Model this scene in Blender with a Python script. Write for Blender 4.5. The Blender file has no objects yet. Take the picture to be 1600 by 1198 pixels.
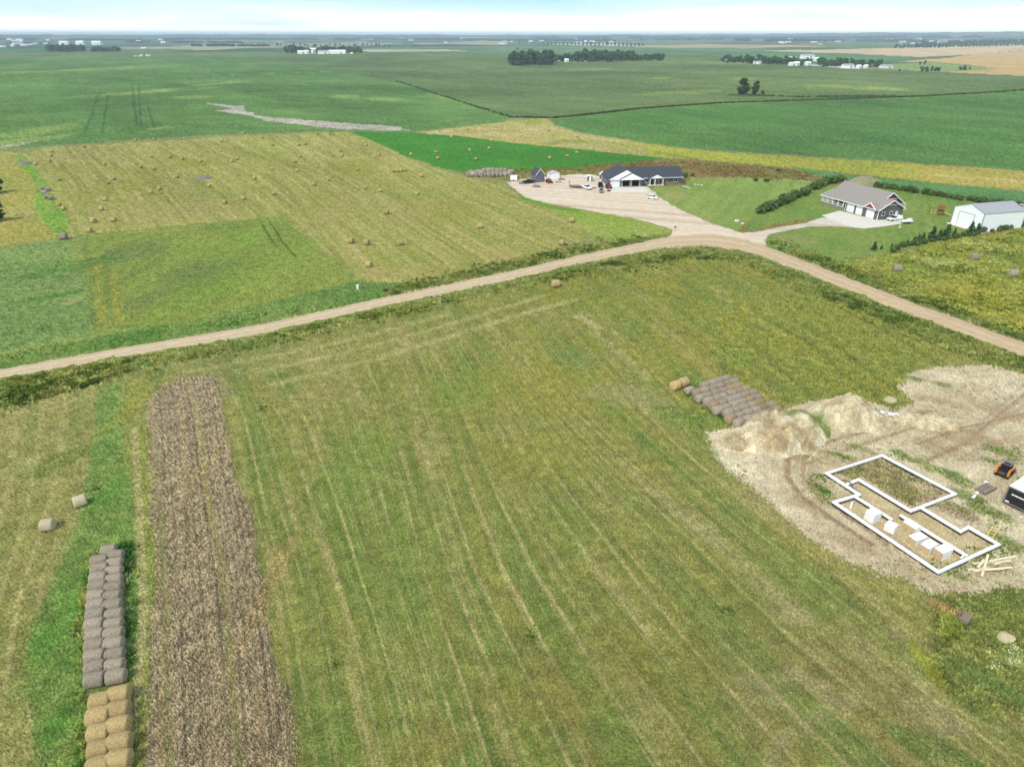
import bpy, bmesh, math, random
import numpy as np
from mathutils import Matrix, Vector
rad = math.radians
SC = bpy.context.scene
COL = SC.collection
random.seed(7)
RNG = np.random.default_rng(7)

# ------------------------------------------------------------------ camera
F, HC, HY = 1050.0, 50.0, 55.0          # focal length in photo pixels, drone height, horizon row
PITCH = math.atan((599 - HY) / F)
cam = bpy.data.objects.new('camera', bpy.data.cameras.new('camera'))
COL.objects.link(cam)
cam.data.sensor_width = 36
cam.data.lens = 36 * F / 1600
cam.data.clip_start = 1
cam.data.clip_end = 90000
cam.location = (0, 0, HC)
cam.rotation_euler = (math.pi / 2 - PITCH, 0, 0)
SC.camera = cam

# ------------------------------------------------------------------ light
SUN_AZ, SUN_EL = rad(-140), rad(48)      # azimuth from +Y towards +X
world = bpy.data.worlds.new('World')
SC.world = world
world.use_nodes = True
wn = world.node_tree.nodes
wl = world.node_tree.links
bg = wn['Background']
sky = wn.new('ShaderNodeTexSky')
sky.sky_type = 'NISHITA'
sky.sun_disc = False
sky.sun_elevation = SUN_EL
sky.sun_rotation = SUN_AZ
sky.altitude = 300
sky.air_density = 1.0
sky.dust_density = 1.6
sky.ozone_density = 1.6
# thin bright overcast veil over the clear-sky model: white at the horizon, pale cyan above
tcw = wn.new('ShaderNodeTexCoord')
sep = wn.new('ShaderNodeSeparateXYZ')
wl.new(tcw.outputs['Generated'], sep.inputs[0])
cld = wn.new('ShaderNodeTexNoise'); cld.inputs['Scale'].default_value = 3.0; cld.inputs['Detail'].default_value = 5
cmp_ = wn.new('ShaderNodeMapping'); cmp_.inputs['Scale'].default_value = (1, 1, 14)
wl.new(tcw.outputs['Generated'], cmp_.inputs[0]); wl.new(cmp_.outputs[0], cld.inputs['Vector'])
cadd = wn.new('ShaderNodeMath'); cadd.operation = 'MULTIPLY_ADD'; cadd.inputs[1].default_value = .05
csub = wn.new('ShaderNodeMath'); csub.operation = 'SUBTRACT'; csub.inputs[1].default_value = .5
wl.new(cld.outputs['Fac'], csub.inputs[0]); wl.new(csub.outputs[0], cadd.inputs[0]); wl.new(sep.outputs['Z'], cadd.inputs[2])
vr = wn.new('ShaderNodeValToRGB')
ve = vr.color_ramp.elements
ve[0].position = .012; ve[0].color = (1.0, 1.0, 1.0, 1)
ve[1].position = 1.0; ve[1].color = (.32, .38, .46, 1)
for pos_, c_ in ((.026, (.52, .62, .64)), (.05, (.235, .47, .53)), (.30, (.40, .485, .55))):
    k_ = ve.new(pos_); k_.color = (*c_, 1)
wl.new(cadd.outputs[0], vr.inputs[0])
vs_ = wn.new('ShaderNodeVectorMath'); vs_.operation = 'SCALE'; vs_.inputs['Scale'].default_value = 6.6
wl.new(vr.outputs[0], vs_.inputs[0])
mx = wn.new('ShaderNodeMix'); mx.data_type = 'RGBA'; mx.inputs['Factor'].default_value = .88
wl.new(sky.outputs[0], mx.inputs[6]); wl.new(vs_.outputs[0], mx.inputs[7])
wl.new(mx.outputs[2], bg.inputs[0])
bg.inputs[1].default_value = 0.12
sun = bpy.data.objects.new('sun', bpy.data.lights.new('sun', 'SUN'))
COL.objects.link(sun)
sun.data.energy = 1.5
sun.data.angle = rad(18)
sun.data.color = (1.0, 0.955, 0.88)
sdir = Vector((math.sin(SUN_AZ) * math.cos(SUN_EL), math.cos(SUN_AZ) * math.cos(SUN_EL), math.sin(SUN_EL)))
sun.rotation_euler = sdir.to_track_quat('Z', 'Y').to_euler()
SC.view_settings.view_transform = 'Standard'
SC.view_settings.look = 'None'
SC.view_settings.exposure = 1.2
SC.view_settings.gamma = 1
SC.cycles.max_bounces = 6
SC.cycles.diffuse_bounces = 2
SC.cycles.volume_bounces = 0

# ------------------------------------------------------------------ helpers: noise, terrain, projection
def vnoise(x, y, seed=0):
    xf = np.floor(x); yf = np.floor(y)
    xi = xf.astype(np.int64); yi = yf.astype(np.int64)
    fx = x - xf; fy = y - yf
    fx = fx * fx * (3 - 2 * fx); fy = fy * fy * (3 - 2 * fy)
    def h(a, b):
        v = (a * 374761393 + b * 668265263 + seed * 974711) & 0xffffffff
        v = ((v ^ (v >> 13)) * 1274126177) & 0xffffffff
        v = v ^ (v >> 16)
        return (v & 0xffffff) / float(0xffffff)
    a = h(xi, yi); b = h(xi + 1, yi); c = h(xi, yi + 1); d = h(xi + 1, yi + 1)
    return (a + (b - a) * fx) * (1 - fy) + (c + (d - c) * fx) * fy

def fbm(x, y, scale, seed=0, octv=3):
    t = 0; amp = 1; tot = 0; s = 1.0 / scale
    for i in range(octv):
        t = t + amp * vnoise(x * s + 17.3 * i, y * s - 9.1 * i, seed + i)
        tot += amp; amp *= .55; s *= 2.1
    return t / tot                        # 0..1

def sstep(a, b, x):
    t = np.clip((x - a) / (b - a), 0, 1)
    return t * t * (3 - 2 * t)

def height(x, y):
    x = np.asarray(x, float); y = np.asarray(y, float)
    r = np.hypot(x, y)
    az = np.arctan2(x, np.maximum(y, 1e-6))
    roll = (fbm(x, y, 420, 31, 2) - .5) * 14 * sstep(340, 750, r)
    roll = roll + (fbm(x, y, 1500, 37, 2) - .5) * 26 * sstep(1200, 3500, r)
    ridge = 40 + 24 * fbm(az * 60, az * 0 + r / 9000, 1.0, 41, 3) + 36 * sstep(.18, .58, az)
    return roll + ridge * sstep(6000, 11500, r)

SP, CP = math.sin(PITCH), math.cos(PITCH)
def unp(px, py, z=0.0):
    x = (px - 800) / F; y = (599 - py) / F
    dy = y * SP + CP; dz = y * CP - SP
    s = (HC - z) / -dz
    return np.array([x * s, dy * s, z])
MARCH = np.geomspace(22, 26000, 260)
def G(px, py, up=0.0):                   # photo pixel -> point on the terrain (or `up` metres above it)
    x = (px - 800) / F; v = (599 - py) / F
    dy = v * SP + CP; dz = v * CP - SP                 # march along the sight line, then refine
    d = MARCH
    h = HC + dz / dy * d - up - height(x / dy * d, d)
    k = int(np.argmax(h < 0)) if (h < 0).any() else len(d) - 1
    a, b = d[max(k - 1, 0)], d[k]
    for _ in range(3):
        dd = np.linspace(a, b, 24)
        h = HC + dz / dy * dd - up - height(x / dy * dd, dd)
        k = int(np.argmax(h < 0)) if (h < 0).any() else 23
        a, b = dd[max(k - 1, 0)], dd[k]
    return Vector((x / dy * b, b, float(height(x / dy * b, b))))
def proj(x, y, z):
    dz = z - HC
    d = y * CP - dz * SP
    v = y * SP + dz * CP
    return 800 + F * x / d, 599 - F * v / d
def GP(pts, up=0.0):
    return [G(a, b, up) for a, b in pts]
def lin(c):
    c = np.asarray(c, float) / 255.0
    return np.where(c <= .04045, c / 12.92, ((c + .055) / 1.055) ** 2.4)
KA = 0.66                                # photo brightness -> surface albedo
def alb(c):
    return lin(c) * KA
def pale(c, k=1.12):
    return tuple(255 * (np.where(lin(c) * k <= .0031308, lin(c) * k * 12.92, 1.055 * (lin(c) * k) ** (1 / 2.4) - .055)))
ORD = ['zeroth', 'first', 'second', 'third', 'fourth', 'fifth', 'sixth', 'seventh', 'eighth', 'ninth', 'tenth', 'eleventh', 'twelfth',
       'thirteenth', 'fourteenth', 'fifteenth', 'sixteenth', 'seventeenth', 'eighteenth', 'nineteenth', 'twentieth']
def ordn(n):
    if n <= 20: return ORD[n]
    t = {2: 'twenty', 3: 'thirty', 4: 'forty', 5: 'fifty', 6: 'sixty', 7: 'seventy'}[n // 10]
    return t + '-' + ORD[n % 10] if n % 10 else t[:-1] + 'ieth'

# ------------------------------------------------------------------ materials
def mat(name, col, rough=.8, var=.15, scale=3.0, metal=0.0, bump=0.0, stretch=None, spec=.3, albedo=True):
    m = bpy.data.materials.new(name)
    m.use_nodes = True
    n = m.node_tree.nodes; l = m.node_tree.links
    b = n['Principled BSDF']
    c = alb(col) if albedo else np.asarray(col, float)
    b.inputs['Roughness'].default_value = rough
    b.inputs['Metallic'].default_value = metal
    b.inputs['Specular IOR Level'].default_value = spec
    tc = n.new('ShaderNodeTexCoord')
    mp = n.new('ShaderNodeMapping')
    if stretch: mp.inputs['Scale'].default_value = stretch
    nz = n.new('ShaderNodeTexNoise')
    nz.inputs['Scale'].default_value = scale
    nz.inputs['Detail'].default_value = 4
    nz.inputs['Roughness'].default_value = .65
    cr = n.new('ShaderNodeValToRGB')
    cr.color_ramp.elements[0].position = .3
    cr.color_ramp.elements[1].position = .7
    cr.color_ramp.elements[0].color = (*np.clip(c * (1 - var), 0, 1), 1)
    cr.color_ramp.elements[1].color = (*np.clip(c * (1 + var), 0, 1), 1)
    l.new(tc.outputs['Object'], mp.inputs[0]); l.new(mp.outputs[0], nz.inputs['Vector'])
    l.new(nz.outputs['Fac'], cr.inputs[0]); l.new(cr.outputs[0], b.inputs['Base Color'])
    if bump:
        bp = n.new('ShaderNodeBump'); bp.inputs['Strength'].default_value = bump
        bp.inputs['Distance'].default_value = .1
        l.new(nz.outputs['Fac'], bp.inputs['Height']); l.new(bp.outputs[0], b.inputs['Normal'])
    return m

def colmat(name, s1=4.0, s2=.6, bump=.8, rough=.95, bdist=.12):
    """surface colour comes from the mesh's own albedo attribute, broken up by two scales of procedural noise"""
    m = bpy.data.materials.new(name)
    m.use_nodes = True
    n = m.node_tree.nodes; l = m.node_tree.links
    b = n['Principled BSDF']
    b.inputs['Roughness'].default_value = rough
    b.inputs['Specular IOR Level'].default_value = .08
    at = n.new('ShaderNodeAttribute'); at.attribute_name = 'Col'
    gr = n.new('ShaderNodeAttribute'); gr.attribute_name = 'Grain'
    tc = n.new('ShaderNodeTexCoord')
    fac = []
    for s, d in ((s1, 5), (s2, 4)):
        nz = n.new('ShaderNodeTexNoise'); nz.inputs['Scale'].default_value = s
        nz.inputs['Detail'].default_value = d; nz.inputs['Roughness'].default_value = .7
        l.new(tc.outputs['Object'], nz.inputs['Vector'])
        mr = n.new('ShaderNodeMapRange')
        mr.inputs['From Min'].default_value = .34; mr.inputs['From Max'].default_value = .66
        mr.inputs['To Min'].default_value = -1; mr.inputs['To Max'].default_value = 1
        l.new(nz.outputs['Fac'], mr.inputs['Value'])
        fac.append((nz, mr))
    ad = n.new('ShaderNodeMath'); ad.operation = 'MULTIPLY_ADD'
    l.new(fac[0][1].outputs[0], ad.inputs[0]); ad.inputs[1].default_value = .65
    m2 = n.new('ShaderNodeMath'); m2.operation = 'MULTIPLY'; m2.inputs[1].default_value = .35
    l.new(fac[1][1].outputs[0], m2.inputs[0]); l.new(m2.outputs[0], ad.inputs[2])
    sc = n.new('ShaderNodeMath'); sc.operation = 'MULTIPLY'
    l.new(ad.outputs[0], sc.inputs[0]); l.new(gr.outputs['Fac'], sc.inputs[1])
    ex = n.new('ShaderNodeMath'); ex.operation = 'POWER'; ex.inputs[0].default_value = 2.0
    l.new(sc.outputs[0], ex.inputs[1])
    vm = n.new('ShaderNodeVectorMath'); vm.operation = 'SCALE'
    l.new(at.outputs['Color'], vm.inputs[0]); l.new(ex.outputs[0], vm.inputs['Scale'])
    l.new(vm.outputs[0], b.inputs['Base Color'])
    if bump:
        bp = n.new('ShaderNodeBump'); bp.inputs['Strength'].default_value = bump; bp.inputs['Distance'].default_value = bdist
        l.new(fac[0][0].outputs['Fac'], bp.inputs['Height']); l.new(bp.outputs[0], b.inputs['Normal'])
    return m

MG = colmat('ground_surface')
MLEAF = colmat('foliage', s1=1.2, bump=0, rough=.8)
def leafy(m, f=.45):
    n = m.node_tree.nodes; l = m.node_tree.links
    b = n['Principled BSDF']; src = b.inputs['Base Color'].links[0].from_socket
    t = n.new('ShaderNodeBsdfTranslucent'); l.new(src, t.inputs[0])
    x = n.new('ShaderNodeMixShader'); x.inputs[0].default_value = f
    l.new(b.outputs[0], x.inputs[1]); l.new(t.outputs[0], x.inputs[2]); l.new(x.outputs[0], n['Material Output'].inputs[0])
leafy(MLEAF)
MROAD = colmat('gravel_surface', s1=5, s2=.8, bump=.3, bdist=.04)

M = {
    'white': mat('white_siding', (.86, .865, .87), .55, .03, 1.2, albedo=False),
    'trim': mat('white_trim', (.82, .82, .82), .5, .03, 2, albedo=False),
    'steel_white': mat('white_steel', (.86, .87, .88), .45, .03, .8, albedo=False),
    'roof_dark': mat('slate_shingles', (.052, .058, .072), .9, .3, 6, bump=.2, albedo=False),
    'roof_taupe': mat('taupe_shingles', (.27, .24, .215), .9, .22, 6, bump=.2, albedo=False),
    'roof_grey': mat('grey_steel_roof', (.33, .33, .34), .5, .06, 1.5, albedo=False),
    'wall_grey': mat('grey_siding', (.13, .145, .165), .75, .08, 4, albedo=False),
    'wall_taupe': mat('taupe_siding', (.13, .12, .11), .75, .08, 4, albedo=False),
    'red': mat('red_siding', (.26, .035, .04), .7, .1, 4, albedo=False),
    'stone': mat('veneer_stone', (.26, .20, .17), .9, .35, 5, bump=.4, albedo=False),
    'glass': mat('window_glass', (.02, .025, .03), .08, .1, 1, spec=.6, albedo=False),
    'dark': mat('dark_interior', (.018, .018, .018), .9, .2, 1, albedo=False),
    'concrete': mat('concrete', (.60, .56, .48), .85, .07, .8, albedo=False),
    'foam': mat('white_foam', (.80, .79, .76), .8, .10, 1.1, albedo=False),
    'foam_tan': mat('tan_wrap', (.50, .36, .20), .8, .12, 2, albedo=False),
    'damp': mat('black_membrane', (.03, .03, .035), .8, .2, 2, albedo=False),
    'black': mat('black_paint', (.012, .012, .014), .35, .15, 1, albedo=False),
    'tyre': mat('rubber', (.015, .015, .015), .85, .2, 4, albedo=False),
    'steel': mat('grey_steel', (.25, .25, .26), .4, .1, 3, metal=.6, albedo=False),
    'carwhite': mat('white_car_paint', (.78, .79, .80), .25, .02, 1, albedo=False),
    'cargrey': mat('grey_blue_car_paint', (.17, .21, .24), .25, .03, 1, albedo=False),
    'orange': mat('orange_machine_paint', (.62, .22, .02), .4, .1, 3, albedo=False),
    'redpaint': mat('red_machine_paint', (.32, .03, .025), .4, .1, 3, albedo=False),
    'lens': mat('lamp_lens', (.75, .75, .7), .1, .02, 1, albedo=False),
    'tail': mat('red_lens', (.4, .02, .02), .15, .05, 1, albedo=False),
    'lumber': mat('fresh_lumber', (.72, .62, .42), .8, .08, 3, albedo=False),
    'ladderwood': mat('yellow_lumber', (.62, .45, .14), .8, .1, 3, albedo=False),
    'oldwood': mat('weathered_wood', (.24, .19, .15), .9, .3, 4, albedo=False),
    'redwood': mat('stained_redwood', (.22, .06, .03), .8, .2, 4, albedo=False),
    'yellow': mat('yellow_plastic', (.75, .55, .10), .45, .05, 2, albedo=False),
    'cream': mat('cream_post_paint', (.70, .64, .40), .5, .06, 2, albedo=False),
    'bark': mat('bark', (.11, .085, .06), .95, .3, 5, albedo=False),
    'pole': mat('pole_wood', (.30, .27, .23), .9, .2, 4, albedo=False),
    'hose': mat('white_hose', (.7, .7, .66), .6, .05, 2, albedo=False),
}

def balemat(name, c, c2, dark):
    m = bpy.data.materials.new(name); m.use_nodes = True
    n = m.node_tree.nodes; l = m.node_tree.links; b = n['Principled BSDF']
    b.inputs['Roughness'].default_value = .95; b.inputs['Specular IOR Level'].default_value = .05
    tc = n.new('ShaderNodeTexCoord'); oi = n.new('ShaderNodeObjectInfo')
    mp = n.new('ShaderNodeMapping'); mp.inputs['Scale'].default_value = (5.0, 1.5, 1.5)
    off = n.new('ShaderNodeVectorMath'); off.operation = 'ADD'
    l.new(tc.outputs['Object'], off.inputs[0]); l.new(oi.outputs['Location'], off.inputs[1])
    l.new(off.outputs[0], mp.inputs[0])
    nz = n.new('ShaderNodeTexNoise'); nz.inputs['Scale'].default_value = 2.6; nz.inputs['Detail'].default_value = 6; nz.inputs['Roughness'].default_value = .75
    l.new(mp.outputs[0], nz.inputs['Vector'])
    cr = n.new('ShaderNodeValToRGB')
    e = cr.color_ramp.elements
    e[0].position = .32; e[0].color = (*alb(dark), 1)
    e[1].position = .68; e[1].color = (*alb(c2), 1)
    k = e.new(.48); k.color = (*alb(c), 1)
    l.new(nz.outputs['Fac'], cr.inputs[0])
    hv = n.new('ShaderNodeHueSaturation')
    mr = n.new('ShaderNodeMapRange'); mr.inputs['To Min'].default_value = .84; mr.inputs['To Max'].default_value = 1.14
    l.new(oi.outputs['Random'], mr.inputs['Value']); l.new(mr.outputs[0], hv.inputs['Value'])
    l.new(cr.outputs[0], hv.inputs['Color']); l.new(hv.outputs[0], b.inputs['Base Color'])
    bp = n.new('ShaderNodeBump'); bp.inputs['Strength'].default_value = 1.0; bp.inputs['Distance'].default_value = .12
    l.new(nz.outputs['Fac'], bp.inputs['Height']); l.new(bp.outputs[0], b.inputs['Normal'])
    return m
M['straw'] = balemat('straw', (216, 188, 130), (240, 216, 164), (160, 128, 80))
M['pale_straw'] = balemat('pale_straw', (232, 214, 176), (246, 234, 204), (186, 158, 114))
M['field_straw'] = balemat('field_straw', (198, 180, 120), (216, 198, 140), (168, 150, 94))
M['rotten_hay'] = balemat('rotten_hay', (186, 174, 156), (212, 200, 178), (146, 130, 112))
M['old_hay'] = balemat('weathered_hay', (186, 171, 148), (218, 206, 184), (114, 101, 86))
M['brown_hay'] = balemat('brown_hay', (186, 160, 126), (212, 190, 156), (120, 98, 74))

# ------------------------------------------------------------------ mesh builder and tagging
class MB:
    def __init__(s): s.v = []; s.f = []; s.m = []; s.mats = []; s.sm = []
    def mi(s, k):
        if k not in s.mats: s.mats.append(k)
        return s.mats.index(k)
    def add(s, vs, fs, m, T=None, smooth=False):
        o = len(s.v); i = s.mi(m)
        for p in vs:
            p = Vector(p)
            s.v.append(tuple(T @ p) if T is not None else tuple(p))
        for f in fs:
            s.f.append([o + a for a in f]); s.m.append(i); s.sm.append(smooth)
        return s
    def box(s, c, d, m, rz=0, T=None, top=None):
        x, y, z = d[0] / 2, d[1] / 2, d[2] / 2
        tx, ty = top if top else (1, 1)
        vs = [(-x, -y, -z), (x, -y, -z), (x, y, -z), (-x, y, -z), (-x * tx, -y * ty, z), (x * tx, -y * ty, z), (x * tx, y * ty, z), (-x * tx, y * ty, z)]
        R = Matrix.Translation(c) @ Matrix.Rotation(rz, 4, 'Z')
        if T is not None: R = T @ R
        return s.add(vs, [(3, 2, 1, 0), (4, 5, 6, 7), (0, 1, 5, 4), (1, 2, 6, 5), (2, 3, 7, 6), (3, 0, 4, 7)], m, R)
    def bar(s, a, b, w, h, m, T=None):           # box beam from a to b
        a = Vector(a); b = Vector(b); d = b - a
        q = d.to_track_quat('X', 'Z').to_matrix().to_4x4()
        R = Matrix.Translation((a + b) / 2) @ q
        if T is not None: R = T @ R
        return s.box((0, 0, 0), (d.length, w, h), m, 0, R)
    def cyl(s, a, b, r, m, n=12, r2=None, T=None, smooth=True):
        a = Vector(a); b = Vector(b); d = b - a; r2 = r if r2 is None else r2
        q = d.to_track_quat('Z', 'Y').to_matrix()
        vs = []
        for p, rr in ((a, r), (b, r2)):
            for i in range(n):
                t = 2 * math.pi * i / n
                vs.append(p + q @ Vector((rr * math.cos(t), rr * math.sin(t), 0)))
        s.add(vs, [(i, (i + 1) % n, n + (i + 1) % n, n + i) for i in range(n)], m, T, smooth)
        return s.add(vs, [tuple(range(n - 1, -1, -1)), tuple(range(n, 2 * n))], m, T)
    def extr(s, poly, a, b, m, T=None, axis='x'):   # polygon in the plane across `axis`, extruded from a to b
        def pt(u, v, w): return (w, u, v) if axis == 'x' else ((u, w, v) if axis == 'y' else (u, v, w))
        n = len(poly)
        vs = [pt(u, v, a) for u, v in poly] + [pt(u, v, b) for u, v in poly]
        fs = [(i, (i + 1) % n, n + (i + 1) % n, n + i) for i in range(n)] + [tuple(range(n - 1, -1, -1)), tuple(range(n, 2 * n))]
        return s.add(vs, fs, m, T)
    def build(s, name, parent=None, bevel=0, fix=True):
        me = bpy.data.meshes.new(name)
        me.from_pydata(s.v, [], s.f)
        for k in s.mats: me.materials.append(M[k] if isinstance(k, str) else k)
        me.polygons.foreach_set('material_index', s.m)
        me.polygons.foreach_set('use_smooth', s.sm)
        if fix or bevel:
            bm = bmesh.new(); bm.from_mesh(me)
            if bevel:
                bmesh.ops.remove_doubles(bm, verts=bm.verts, dist=1e-5)
                bmesh.ops.bevel(bm, geom=[e for e in bm.edges if e.calc_face_angle(0) > .5], offset=bevel, segments=2, affect='EDGES', profile=.6)
            bmesh.ops.recalc_face_normals(bm, faces=bm.faces)
            bm.to_mesh(me); bm.free()
        me.update()
        o = bpy.data.objects.new(name, me); COL.objects.link(o)
        if parent: o.parent = parent
        return o

def tag(o, label, cat, group=None):
    o['label'] = label; o['category'] = cat
    if group: o['group'] = group
    return o
def thing(name, label, cat, loc, rz=0, group=None):
    o = bpy.data.objects.new(name, None); COL.objects.link(o)
    o.empty_display_size = .5
    o.location = loc; o.rotation_euler = (0, 0, rz)
    return tag(o, label, cat, group)
def dup(o, loc, rz, label, group=None, scale=None):
    c = o.copy(); COL.objects.link(c); c.location = loc; c.rotation_euler = (0, 0, rz)
    c['label'] = label
    if group: c['group'] = group
    if scale: c.scale = scale
    for ch in o.children:
        d = ch.copy(); COL.objects.link(d); d.parent = c
        for g in ch.children:
            e = g.copy(); COL.objects.link(e); e.parent = d
    return c
def npmesh(name, v, f, mats, col=None, grain=None, smooth=True):
    me = bpy.data.meshes.new(name)
    k = f.shape[1]
    me.vertices.add(len(v)); me.vertices.foreach_set('co', np.ascontiguousarray(v, np.float32).ravel())
    me.loops.add(f.size); me.loops.foreach_set('vertex_index', np.ascontiguousarray(f, np.int32).ravel())
    me.polygons.add(len(f)); me.polygons.foreach_set('loop_start', np.arange(0, f.size, k, dtype=np.int32))
    me.polygons.foreach_set('use_smooth', np.full(len(f), smooth))
    if col is not None:
        a = me.attributes.new('Col', 'FLOAT_COLOR', 'POINT')
        a.data.foreach_set('color', np.concatenate([col, np.ones((len(v), 1))], 1).astype(np.float32).ravel())
        g = me.attributes.new('Grain', 'FLOAT', 'POINT')
        g.data.foreach_set('value', (np.full(len(v), .8) if grain is None else grain).astype(np.float32))
    for m in mats: me.materials.append(m)
    me.update(calc_edges=True); me.validate()
    o = bpy.data.objects.new(name, me); COL.objects.link(o)
    return o

# ------------------------------------------------------------------ layout traced from the photo (pixels of the 1600 x 1198 photo, dropped on the ground)
ROAD_UP = [(-260, 615), (-100, 592), (0, 577), (200, 542), (400, 508), (600, 465), (800, 423), (900, 400), (1000, 379), (1050, 369), (1110, 366), (1160, 373), (1200, 386), (1300, 424), (1400, 463), (1500, 499), (1600, 535), (1800, 606)]
ROAD_LO = [(-260, 632), (-100, 608), (0, 593), (200, 556.5), (400, 523.5), (600, 479), (800, 437), (900, 414), (1000, 394), (1050, 386.5), (1105, 384.5), (1155, 391), (1200, 405), (1300, 444), (1400, 483), (1500, 520), (1600, 557), (1800, 630)]
YARD = [(790, 285), (815, 280), (850, 277), (905, 272), (948, 276), (952, 292), (1012, 292), (1030, 308), (1050, 321), (1085, 338), (1120, 352), (1160, 364), (1185, 362), (1200, 366), (1196, 386), (1150, 374), (1045, 372), (1052, 361), (1035, 353), (1005, 345), (960, 336), (900, 326), (850, 317), (818, 307)]
DRIVE = [(1170, 366), (1210, 356.5), (1262, 348), (1283, 340), (1297, 341), (1335, 356), (1300, 354), (1265, 354), (1215, 363.5), (1180, 373)]
APRON = [(1284, 337), (1312, 329.5), (1369, 344), (1410, 342), (1412, 349), (1380, 354), (1352, 357), (1330, 355)]
PAD1 = [(952, 292.4), (1008, 292.0), (1012, 301), (950, 300.5)]
SHOPPAD = [(1478, 348.5), (1486, 347.5), (1533, 362), (1582, 351), (1584, 353), (1532, 365.5)]

# ------------------------------------------------------------------ ground: one sheet out to the horizon
def build_ground():
    rows = np.concatenate([np.arange(1240, 420, -1.7), np.arange(420, 100, -1.05), np.arange(100, 62, -.55)])
    dep = PITCH - np.arctan((599 - rows) / F)
    rr = HC / np.tan(dep)
    rr = np.concatenate([[.5, 8, 18, 26], rr[rr > 30], [9000, 11000, 13000, 15500, 19000, 24000, 30000]])
    rr = np.unique(rr)
    a0 = rad(56)
    az = np.concatenate([np.linspace(-a0, a0, 1360), np.linspace(a0, 2 * math.pi - a0, 26)[1:-1]])
    nr, na = len(rr), len(az)
    A, R = np.meshgrid(az, rr)
    x = (R * np.sin(A)).ravel(); y = (R * np.cos(A)).ravel()
    n = len(x)
    z = height(x, y)
    r = R.ravel()
    vis = np.abs(np.tile(az, nr)) <= a0 + 1e-6
    vis &= (y > 5)
    # low and high frequency fields
    jx = RNG.normal(size=n) * .6; jy = RNG.normal(size=n) * .6
    w1 = fbm(x, y, 9, 3, 3) - .5; w2 = fbm(x, y, 9, 13, 3) - .5
    n_big = fbm(x, y, 60, 5, 3); n_mid = fbm(x, y, 14, 6, 3); n_small = fbm(x, y, 3.0, 8, 3)
    n_far = fbm(x, y * 1.0, 160, 9, 3)
    fine = RNG.random(n)
    def inside(poly, warp=1.5, jit=.5):
        P = np.array(poly, float)
        lo = P.min(0) - 60; hi = P.max(0) + 60
        m = vis.copy()
        m[m] &= (PX[m] > lo[0]) & (PX[m] < hi[0]) & (PY[m] > lo[1]) & (PY[m] < hi[1])
        idx = np.nonzero(m)[0]
        xx = x[idx] + 2 * warp * w1[idx] + jit * jx[idx]
        yy = y[idx] + 2 * warp * w2[idx] + jit * jy[idx]
        px, py = proj(xx, yy, z[idx])
        ins = np.zeros(len(idx), bool)
        k = len(P)
        for i in range(k):
            x1, y1 = P[i]; x2, y2 = P[(i + 1) % k]
            if y1 == y2: continue
            c = ((y1 > py) != (y2 > py)) & (px < (x2 - x1) * (py - y1) / (y2 - y1) + x1)
            ins ^= c
        out = np.zeros(n, bool); out[idx[ins]] = True
        return out
    PX = np.full(n, -9999.0); PY = np.full(n, -9999.0)
    PX[vis], PY[vis] = proj(x[vis], y[vis], z[vis])
    def seg_dist(line, idx):               # metres to a world polyline
        L = [G(a, b) for a, b in line]
        d = np.full(len(idx), 1e9)
        for p, q in zip(L[:-1], L[1:]):
            vx, vy = q.x - p.x, q.y - p.y
            t = np.clip(((x[idx] - p.x) * vx + (y[idx] - p.y) * vy) / (vx * vx + vy * vy + 1e-9), 0, 1)
            d = np.minimum(d, np.hypot(x[idx] - p.x - t * vx, y[idx] - p.y - t * vy))
        return d
    C = np.zeros((n, 3)); grain = np.full(n, .8); rough = np.full(n, .05)
    def mixc(a, b, t):
        t = np.clip(t, 0, 1)[:, None]
        return alb(a)[None] * (1 - t) + alb(b)[None] * t
    def con(v, k): return np.clip((v - .5) * k + .5, 0, 1)
    def paint(m, a, b, v, op=None, g=None, ro=None):
        c = mixc(a, b, v[m])
        if op is None: C[m] = c
        else:
            o = op[m][:, None] if hasattr(op, 'shape') else op
            C[m] = C[m] * (1 - o) + c * o
        if g is not None: grain[m] = g
        if ro is not None: rough[m] = ro
    allm = np.ones(n, bool)
    # ---- base: far countryside in quarter-section patches
    paint(allm, (140, 148, 84), (158, 154, 92), con(n_mid, 1.6))
    far = r > 1150
    bx = np.floor((x + 300 * (fbm(x, y, 900, 51, 2) - .5)) / 620); by = np.floor((y + 200 * (fbm(x, y, 900, 53, 2) - .5)) / 760)
    hh = vnoise(bx * 3.7 + .5, by * 5.3 + .5, 77)
    hh = np.modf(hh * 37.7)[0]
    pal = np.array([alb(c) for c in ((84, 118, 72), (96, 128, 78), (72, 104, 66), (150, 142, 92), (78, 108, 70), (112, 134, 84), (190, 170, 122), (92, 122, 76))])
    C[far] = pal[np.clip((hh[far] * 8).astype(int), 0, 7)] * (.85 + .3 * n_far[far])[:, None]
    wood = far & (fbm(x, y, 700, 61, 3) > .60 - .08 * sstep(3000, 9000, r)) & (r > 2300)
    paint(wood, (44, 66, 48), (64, 86, 58), n_mid)
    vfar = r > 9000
    paint(vfar, (48, 70, 66), (92, 112, 98), con(fbm(x, y, 1500, 63, 3), 2.2), .85)  # farthest ground tinted bluer: distance haze partly painted into its colour
    grain[r > 500] = .5
    soyA, soyB = (90, 128, 62), (118, 152, 80)
    cornA, cornB = (98, 122, 66), (118, 136, 80)
    # ---- left soy
    m = inside([(-400, 98), (0, 92), (380, 89), (530, 113), (620, 128), (800, 184), (790, 190), (640, 206), (560, 205), (430, 207), (300, 213), (120, 225), (-50, 236), (-400, 262)], 3, 1)
    paint(m, soyA, soyB, con(.5 * n_far + .5 * n_mid, 2.4))
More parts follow.
